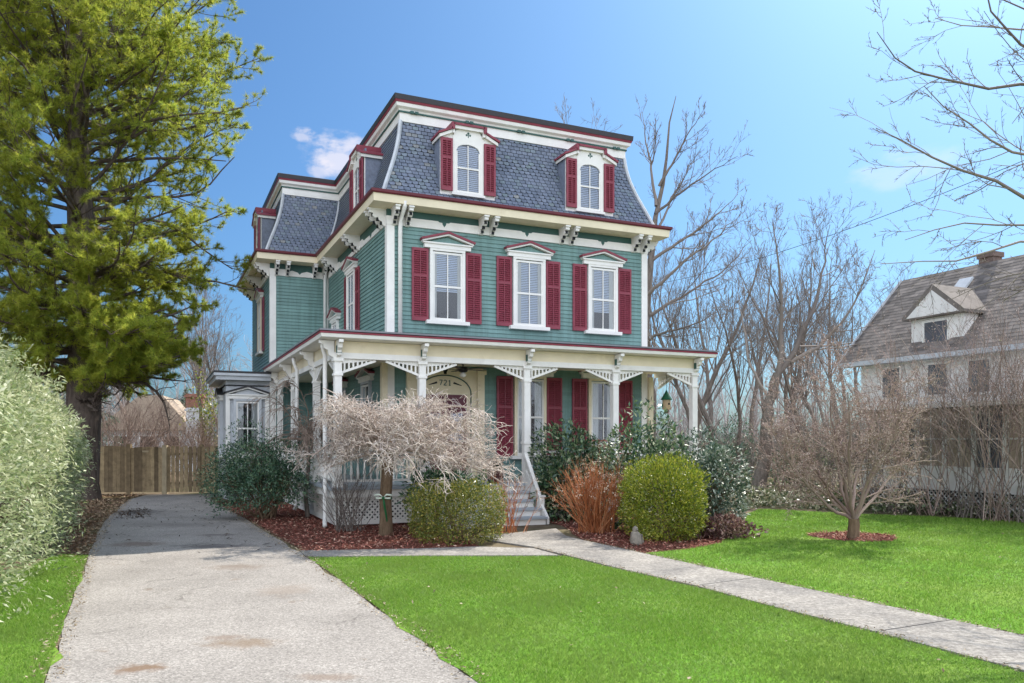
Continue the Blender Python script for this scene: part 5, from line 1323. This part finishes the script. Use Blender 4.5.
q, dq, Lq, rq = kids(P, Rr, 13, .15, .98, .7, .25, (.3, .55), .5, r); P2, R2 = branches(q, dq + [0, 0, .25], Lq, np.maximum(rq * .8, .009), 8, .26, 0, .5, r, droop=.30); ok = ((P2[:, :, 2] - zlow(P2)).min(1) > -.05) & (P2[:, :, 2].max(1) < 2.6); P2, R2 = P2[ok], R2[ok]; cr.add(P2, R2, 4)
q, dq, Lq, rq = kids(P2, R2, 7, .15, .98, .8, .3, (.4, .8), .7, r); P3, R3 = branches(q, dq + [0, 0, .2], np.maximum(Lq, .22), np.maximum(rq * .8, .006), 7, .34, 0, .6, r, droop=.28); ok = ((P3[:, :, 2] - zlow(P3)).min(1) > -.08) & (P3[:, :, 2].max(1) < 2.74); P3, R3 = P3[ok], R3[ok]; cr.add(P3, R3, 3)
q, dq, Lq, rq = kids(P3, R3, 3, .2, .9, .8, .3, (.4, .8), .8, r); P4, R4 = branches(q, dq, np.maximum(Lq, .15), np.full(len(q), .005), 5, .34, 0, .7, r, droop=.2); ok = ((P4[:, :, 2] - zlow(P4)).min(1) > -.14) & (P4[:, :, 2].max(1) < 2.76); P4, R4 = P4[ok], R4[ok]; cr.add(P4, R4, 3)
link('crown', cr.mesh('crown', M['twig_pale']), wt_)
# lower, smaller one at the porch's left corner
w2 = empty('weeping_shrub', (-4.75, 18.55, 0)); tag(w2, 'drooping brown leafless shrub hanging over the evergreen left of the porch', 'shrub')
r = np.random.default_rng(95); cr = TB(); nb = 18; a = r.uniform(0, 6.28, nb); el = r.uniform(.3, 1.2, nb)
T = TB(); T.add(np.array([[[0, 0, 0], [-.05, 0, .5], [.02, 0, 1.2], [0, 0, 1.80]]]), np.array([[.06, .05, .045, .045]]), 7); link('trunk', T.mesh('trunk', M['bark_grey']), w2)
b0 = np.tile([0, 0, 1.76], (nb, 1)); d = np.stack([np.cos(a) * np.cos(el), np.sin(a) * np.cos(el), np.sin(el)], 1)
P, Rr = branches(b0, d, r.uniform(1.0, 1.9, nb), np.full(nb, .017), 8, .15, 0, .35, r, droop=.5); cr.add(P, Rr, 5, .2)
q, dq, Lq, rq = kids(P, Rr, 11, .2, .98, .6, .25, (.35, .6), .55, r); P2, R2 = branches(q, dq, Lq, np.maximum(rq, .007), 7, .22, 0, .5, r, droop=.55); cr.add(P2, R2, 3)
q, dq, Lq, rq = kids(P2, R2, 5, .2, .98, .6, .25, (.4, .7), .7, r); P3, R3 = branches(q, dq, np.maximum(Lq, .2), np.full(len(q), .0055), 6, .2, 0, .6, r, droop=.6); cr.add(P3, R3, 3)
link('crown', cr.mesh('crown', M['twig_brown']), w2)
# ribbon bow tied to the weeping tree's trunk
rb = empty('ribbon_bow', (wx - .03, wy - .11, .72)); tag(rb, 'green and white ribbon bow tied round the weeping tree trunk', 'ribbon')
gr = paint('green_ribbon', (.015, .12, .04, 1), .4); wr_ = paint('pale_ribbon', (.70, .78, .66, 1), .4)
m = MB(); m.lathe([(.112, -.02), (.118, -.02), (.118, .02), (.112, .02)], (.03, .11, -.02), 16); m.build('band', gr, rb)
for sg in (-1, 1):
    m = MB(); m.tube([(0, -.02, 0), (sg * .07, -.05, .06), (sg * .16, -.04, .05), (sg * .13, -.035, -.01), (sg * .05, -.03, -.01), (0, -.02, 0)], [.008, .02, .024, .02, .015, .008], 6); m.build('loop', wr_, rb, smooth=True)
m = MB(); m.tube([(0, -.02, 0), (.02, -.045, -.12), (.05, -.03, -.30), (.07, -.02, -.45)], [.014, .022, .02, .012], 5); m.build('tail', gr, rb)
m = MB(); m.lathe([(.0, -.02), (.03, -.015), (.03, .015), (0, .02)], (0, -.03, 0), 8); m.build('knot', gr, rb)

# the big pine
px_, py_ = -13.2, 24.2
pi = empty('pine_tree', (px_, py_, 0)); tag(pi, 'huge green pine tree towering over the hedge and driveway', 'tree')
r = np.random.default_rng(111)
T = TB(); Tz = np.array([0, .5, 2, 4, 6, 9, 12, 16, 21.]); T.add(np.stack([.15 * np.sin(Tz * .3), .1 * np.sin(Tz * .4), Tz], 1)[None], np.array([[.66, .54, .50, .48, .43, .36, .28, .2, .06]]), 14)
nb = 300; z = np.r_[r.uniform(3.2, 20.0, nb - 76), r.uniform(6.5, 17.5, 50), r.uniform(3.0, 5.6, 26)]; a = r.uniform(0, 6.283, nb); a[-26:] = r.uniform(-2.0, .5, 26); a[-76:-26] = r.uniform(-2.8, -.3, 50); L = np.interp(z, [3.0, 4.6, 6, 8, 11, 13, 17, 20], [2.3, 2.8, 3.5, 4.9, 5.6, 5.7, 4.7, 2.2]) * r.uniform(.72, 1.08, nb)
a[-14:] = r.uniform(-1.0, .1, 14); z[-14:] = r.uniform(3.9, 4.9, 14); L[-14:] = r.uniform(2.6, 3.7, 14)
d = np.stack([np.cos(a), np.sin(a), np.interp(z, [3.4, 8, 20], [-.12, .15, .7])], 1); b0 = np.stack([.15 * np.sin(z * .3) + .3 * np.cos(a), .1 * np.sin(z * .4) + .3 * np.sin(a), z], 1)
P, Rr = branches(b0, d, L, np.interp(z, [3, 20], [.085, .04]), 9, .14, .03, .2, r); T.add(P, Rr, 6)
link('trunk', T.mesh('trunk', M['bark_pine']), pi)
q, dq, Lq, rq = kids(P, Rr, 13, .14, .99, .75, .2, (.16, .38), .4, r); dq[:, 2] *= .6; P2, R2 = branches(q, dq + [0, 0, .1], Lq, np.maximum(rq, .012), 6, .14, .05, .4, r)
P2a = np.concatenate([P2[:, 2:], ]); q, dq, Lq, rq = kids(P2, R2, 5, .25, .99, .7, .25, (.3, .55), .6, r); P3, R3 = branches(q, dq + [0, 0, .15], Lq, np.maximum(rq, .007), 4, .15, .06, .5, r)
tb = TB(); tb.add(P2, R2, 4); tb.add(P3, R3, 3); link('twigs', tb.mesh('twigs', M['bark_pine']), pi)
def along(P, n):
    B, K, _ = P.shape; i = r.integers(0, B, n); t = r.uniform(.35, .999, n) * (K - 1); j = np.minimum(t.astype(int), K - 2); f_ = (t - j)[:, None]
    return P[i, j] * (1 - f_) + P[i, j + 1] * f_, norm(P[i, j + 1] - P[i, j])
c1, t1 = along(P3, 92000); c2, t2 = along(P2, 26000); c = np.concatenate([c1, c2]); tt_ = np.concatenate([t1, t2])
wv = c + [px_, py_, 0]; vis = wv[:, 0] > -.72 * wv[:, 1] - 1.5; vis &= (wv[:, 2] < 17.5) & (wv[:, 2] > 3.2 + .30 * np.maximum(0, wv[:, 0] + 12.6)); c, tt_ = c[vis], tt_[vis]
k = 17; m_ = len(c); C_ = np.repeat(c, k, 0); D_ = norm(np.repeat(tt_, k, 0) * .8 + .95 * r.normal(size=(m_ * k, 3)) + [0, 0, .12])
ln = r.uniform(.07, .20, m_ * k); s = norm(np.cross(D_, r.normal(size=D_.shape))) * .0066
v = np.stack([C_ - s, C_ + s, C_ + D_ * ln[:, None]], 1).reshape(-1, 3)
tv = np.repeat(np.clip(r.random(m_) * .8 + .1, 0, 1), k) * .75 + .25 * r.random(m_ * k)
L_pine = leafmat('pine_needle', [(0, (.17, .26, .04, 1)), (.45, (.40, .48, .07, 1)), (.8, (.66, .65, .10, 1)), (1, (.80, .72, .20, 1))], .60, .45, .3, .75, .35, (.26, .27, .03, 1))
link('foliage', np_mesh('foliage', v, np.arange(m_ * k * 3).reshape(-1, 3), L_pine, tv), pi)

# ------------------------------------------------------------------ beyond the fence
M['bgroof'] = rndmat('beige_roof', [(0, (.36, .28, .21, 1)), (1, (.50, .40, .31, 1))], .9, .1, 2, .15)
M['bgwall'] = paint('pale_far_wall', (.62, .62, .62, 1), .7)
M['brick'] = paint('red_brick', (.30, .14, .10, 1), .8, .25, 8)
bgY = 46.0
bx = sp(160, 440, bgY)[0]
bgh = empty('cottage', (bx, bgY, 0), .25); tag(bgh, 'pale house with a beige roof and brick chimney beyond the board fence', 'house')
m = MB(); m.box(-3.0, 1.4, 0, 7, 0, 2.4); m.build('wall', M['bgwall'], bgh)
m = MB(); m.prism([(-3.3, 2.38), (1.7, 2.38), (1.7, 2.5), (.2, 4.4), (-1.0, 4.4), (-3.3, 2.5)], -.35, 7.3); m.build('roof', M['bgroof'], bgh)
m = MB(); m.box(1.5, 2.4, -.6, .2, 0, 3.7); m.box(1.42, 2.48, -.68, .28, 3.5, 3.62); ch_ = m.build('chimney', M['bgwall'], bgh)
m = MB(); m.box(1.48, 2.42, -.62, .22, 3.701, 4.5); m.box(1.4, 2.5, -.7, .3, 4.3, 4.42); m.build('chimney_top', M['brick'], ch_)
for x in (-2.5, -1.1, .2):
    m = MB(); m.box(x, x + .9, -.06, -.0, 1.0, 2.1); w = m.build('window', M['white'], bgh); m = MB(); m.box(x + .07, x + .83, -.075, -.06, 1.07, 2.03); m.build('pane', M['dark'], w)
for i, (px, Y, hh_, nst, sd) in enumerate(((105, 30.0, 3.1, 34, 1), (135, 31.0, 3.0, 34, 2), (165, 33.0, 2.5, 26, 3), (190, 31.5, 2.3, 22, 4), (225, 33.0, 2.6, 24, 5))):
    stem_shrub('bare_shrub', 'leafless reddish shrub showing above the board fence', (sp(px, 440, Y)[0], Y, 0), hh_ * 1.25, 1.5, nst + 10, M['twig_pink'], 180 + sd, .014, group='bare shrubs beyond the fence', wig=.15, sub=9, subl=(.25, .5), fan=1.1)
leafy('sapling', 'slender yellow-green leafing sapling beyond the fence', 'tree', (sp(207, 440, 36)[0], 36, 0), (.7, .7, 1.7), 2.9, 900, (.09, .15), (.05, .09), L_boxy, 201, .3, .1, 0, .3, 10, stemr=.04)
def conifer(label, loc, h, rr_, seed):
    r = np.random.default_rng(seed); root = empty('conifer', loc); tag(root, label, 'tree')
    t = TB(); t.add(np.array([[[0, 0, 0], [0, 0, h * .5], [0, 0, h]]], float), np.array([[.16, .1, .02]]), 6); link('trunk', t.mesh('trunk', M['bark_pine']), root)
    n = 9000; z = h * (1 - np.sqrt(r.random(n))) ; z = np.clip(z, .2, h); lay = .75 + .25 * np.cos(z * 7); rad_ = rr_ * (1 - z / h) * lay * (1 - .5 * r.random(n) ** 2); a = r.uniform(0, 6.283, n)
    rad_ *= 1 + .15 * np.sin(5 * a + z)
    c = np.stack([rad_ * np.cos(a), rad_ * np.sin(a), z], 1); d = np.stack([np.cos(a), np.sin(a), -.35 + 0 * a], 1) + .5 * r.normal(size=(n, 3))
    v, f = leaf_verts(c, d, r.normal(size=(n, 3)) * .5 + [0, 0, 1], r.uniform(.10, .2, n), r.uniform(.03, .06, n)); link('foliage', np_mesh('foliage', v, f, L_teal), root); return root
conifer('small dark conifer behind the brick chimney beyond the fence', (sp(186, 440, 52)[0], 52, 0), 5.4, 1.5, 211)
conifer('dark green conifer half hidden by the hedge and pine trunk', (-17.5, 32, 0), 6.2, 2.6, 212)
leafy('evergreen_bush', 'dull green evergreen bush among the bare trunks beyond the lawn', 'shrub', (sp(738, 440, 38)[0], 38, 0), (1.4, 1.2, 1.3), 1.2, 3000, (.09, .15), (.04, .07), L_teal, 213, .2, .3)
leafy('evergreen_bush', 'dark evergreen bush beneath the leaning tree', 'shrub', (sp(800, 440, 27)[0], 27, 0), (1.1, .9, .9), .9, 2600, (.08, .14), (.04, .06), L_rho, 214, .2, .3)

# far belt of wood closing the view: one mass
r = np.random.default_rng(221); nt = 280; ang_ = r.uniform(-.78, .78, nt); dist = r.uniform(85, 150, nt)
b0 = np.stack([np.sin(ang_) * dist, np.cos(ang_) * dist, np.zeros(nt)], 1); hgt = r.uniform(8, 15, nt)
P, Rr = branches(b0, np.stack([r.normal(size=nt) * .05, r.normal(size=nt) * .05, np.ones(nt)], 1), hgt, r.uniform(.12, .24, nt), 6, .05, .05, .15, r); fw = TB(); fw.add(P, Rr, 4)
q, d, L, rr = kids(P, Rr, 14, .2, .98, .6, .2, (.22, .42), .5, r); P, Rr = branches(q, d, L, np.maximum(rr, .03), 4, .12, .08, .4, r); fw.add(P, Rr, 3)
q, d, L, rr = kids(P, Rr, 4, .3, .98, .6, .2, (.35, .6), .6, r); P, Rr = branches(q, d, L, np.maximum(rr, .02), 3, .12, .06, .5, r); fw.add(P, Rr, 3)
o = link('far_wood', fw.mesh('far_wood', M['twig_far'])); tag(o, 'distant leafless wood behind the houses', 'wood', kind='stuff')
# brushy undergrowth in the near wood
n = 900; Q = np.stack([r.uniform(4, 26, n), r.uniform(27, 62, n)], 1)
b0 = np.stack([Q[:, 0], Q[:, 1], np.zeros(n)], 1); P, Rr = branches(b0, np.stack([r.normal(size=n) * .5, r.normal(size=n) * .5, np.ones(n)], 1), r.uniform(1.2, 3.2, n), np.full(n, .018), 5, .15, 0, .4, r); ug = TB(); ug.add(P, Rr, 3)
q, d, L, rr = kids(P, Rr, 7, .2, .98, .6, .2, (.3, .6), .7, r); P, Rr = branches(q, d, L, np.full(len(q), .010), 4, .15, .02, .5, r); ug.add(P, Rr, 3)
o = link('undergrowth', ug.mesh('undergrowth', M['twig'])); tag(o, 'brown leafless brush on the floor of the wood', 'undergrowth', kind='stuff')

# ------------------------------------------------------------------ the neighbour's house
nb_ = empty('neighbour_house', H(14.6, 0, 0), YAW); tag(nb_, 'pale clapboard neighbour house with a steep brown shingle roof and gabled dormer', 'house')
NW = paint('pale_grey_siding', (.78, .75, .71, 1), .6, .12, 2)
yN, yF = -9.5, -.5                                  # along the facade, near end .. far end; facade faces -x
m = MB()
def clapw(mb, p0, p1, z0, z1, lap=.14): clap(mb, p0, p1, z0, z1, lap)
for a, b in (((.0, yF), (.0, yN)), ((0, yN), (5.2, yN)), ((5.2, yF), (0, yF))):
    m = MB(); clap(m, a, b, 0, 4.25, .14); m.build('wall', NW, nb_)
m = MB(); m.add([(0.3, yF - .01, 4.2), (5.1, yF - .01, 4.2), (2.3, yF - .01, 6.8)], [(0, 1, 2)]); m.build('gable', NW, nb_)
# roof: courses of shingles on the slope toward us, plain behind
m = MB(); ze, zr_, xe, xr = 4.15, 6.92, -.45, 2.3
ncr = 26
for k in range(ncr):
    a, b = k / ncr, (k + 1) / ncr; x0, x1 = xe + (xr - xe) * a, xe + (xr - xe) * b; z0, z1 = ze + (zr_ - ze) * a, ze + (zr_ - ze) * b; y = yN - .4
    while y < yF + .45:
        w = random.uniform(.18, .34); y2 = min(y + w, yF + .45); m.rv = random.random()
        m.add([(x0, y, z0 + .016), (x0, y2, z0 + .016), (x1, y2, z1 + .008), (x1, y, z1 + .008), (x0, y, z0), (x0, y2, z0)], [(3, 2, 1, 0), (0, 1, 5, 4)]); y = y2
m.rv = .4; m.add([(xr, yN - .4, zr_ + .01), (xr, yF + .45, zr_ + .01), (xr + 3.2, yF + .45, ze), (xr + 3.2, yN - .4, ze)], [(0, 1, 2, 3)])
m.build('roof', M['asph_sh'], nb_)
m = MB(); m.box(-.47, -.44, yN - .4, yF + .45, 4.02, 4.15); m.box(-.44, 0, yN - .4, yF + .45, 4.03, 4.06); m.bar((-.45, yF + .46, 4.10), (2.3, yF + .46, 6.88), .03, .2, (0, 0, 1)); m.build('eave', M['grey_trim'], nb_)
# dormer
yc = -3.08; fx = -.05; dz = -.38
m = MB(); m.box(fx, fx + 1.6, yc - .8, yc + .8, 4.5 + dz, 5.62 + dz); dm = m.build('dormer', NW, nb_)
m = MB(); m.prism([(yc - .95, 5.56 + dz), (yc + .95, 5.56 + dz), (yc + .95, 5.64 + dz), (yc, 6.45 + dz), (yc - .95, 5.64 + dz)], fx - .2, fx + 1.9, 'x'); m.build('dormer_roof', M['asph_sh'], dm)
m = MB(); m.prism([(yc - .8, 5.6 + dz), (yc + .8, 5.6 + dz), (yc, 6.28 + dz)], fx - .215, fx - .202, 'x'); m.build('dormer_gable', NW, dm)
m = MB(); m.box(fx - .05, fx - .0, yc - .42, yc + .42, 4.75 + dz, 5.5 + dz); m.build('window_frame', M['white'], dm)
m = MB(); m.box(fx - .06, fx - .051, yc - .34, yc + .34, 4.82 + dz, 5.43 + dz); m.build('pane', M['far_pane'], dm)
m = MB(); m.box(2.3, 2.7, -3.05, -2.62, 6.3, 7.2); m.box(2.26, 2.74, -3.09, -2.58, 7.08, 7.22); ch_ = m.build('chimney', paint('grey_brown_brick', (.17, .12, .10, 1), .85, .3, 9), nb_)
m = MB(); m.bar((1.35, -2.65, 6.06), (1.75, -2.65, 6.46), .42, .06, (0, 0, 1)); m.build('skylight', M['grey_trim'], nb_)
for y in (-1.6, -3.1, -4.3, -6.5, -8.2):
    m = MB(); m.box(-.06, -.026, y - .36, y + .36, 3.0, 3.95); w = m.build('window', M['white'], nb_); m = MB(); m.box(-.07, -.061, y - .28, y + .28, 3.06, 3.88); m.build('pane', M['far_pane'], w)
M['shade_cloth'] = paint('drawn_beige_shade', (.42, .33, .25, 1), .5, .25, 2.5)
# enclosed porch along the facade
m = MB(); m.box(-1.5, -.03, yN + .2, -2.0, .55, 1.15); po = m.build('sun_porch', NW, nb_)
m = MB(); m.box(-1.75, -.03, yN, -1.75, 2.62, 2.74); m.build('porch_roof', M['white'], po)
for k in range(10):
    y = -2.06 - k * .78
    m = MB(); m.box(-1.5, -1.40, y - .06, y + .06, 1.15, 2.62); m.build('porch_post', M['white'], po)
    if k < 9:
        m = MB(); m.box(-1.46, -1.44, y - .72, y - .06, 1.151, 2.6); m.build('pane', M['far_pane'] if k % 3 == 1 else M['shade_cloth'], po)
        m = MB(); m.box(-1.48, -1.461, y - .40, y - .37, 1.16, 2.6); m.box(-1.479, -1.461, y - .72, y - .06, 1.82, 1.86); m.build('glazing_bar', M['white'], po)
        m = MB(); m.box(-1.443, -1.3, y - .72, y - .06, 1.16, 1.5); m.build('curtain', paint('beige_curtain', (.40, .30, .22, 1), .8) if k == 0 else bpy.data.materials['beige_curtain'], po)
m = MB(); m.box(-1.42, -1.40, yN + .2, -2.0, 0.05, .54); m.build('lattice_shade', M['dark'], po)
m = MB(); yy = yN + .2
while yy < -2.0:
    for sg in (-1, 1):
        m.bar((-1.45 - .01 * sg, yy if sg > 0 else yy + .5, .02), (-1.45 - .01 * sg, yy + .5 if sg > 0 else yy, .54), .01, .04, (1, 0, 0))
    yy += .12
m.build('lattice', M['white'], po)
# overhead wire from the street side to the neighbour's wood
pw = MB(); a, b = np.array(sp(600, 292, 60)), np.array(sp(1100, 128, 26)); ts = np.linspace(0, 1, 25)
pw.tube([tuple(a + (b - a) * t + np.array([0, 0, -1.0 * 4 * t * (1 - t)])) for t in ts], .014, 4); o = pw.build('overhead_wire', M['black']); tag(o, 'thin dark overhead wire crossing the sky above the bare trees', 'wire')
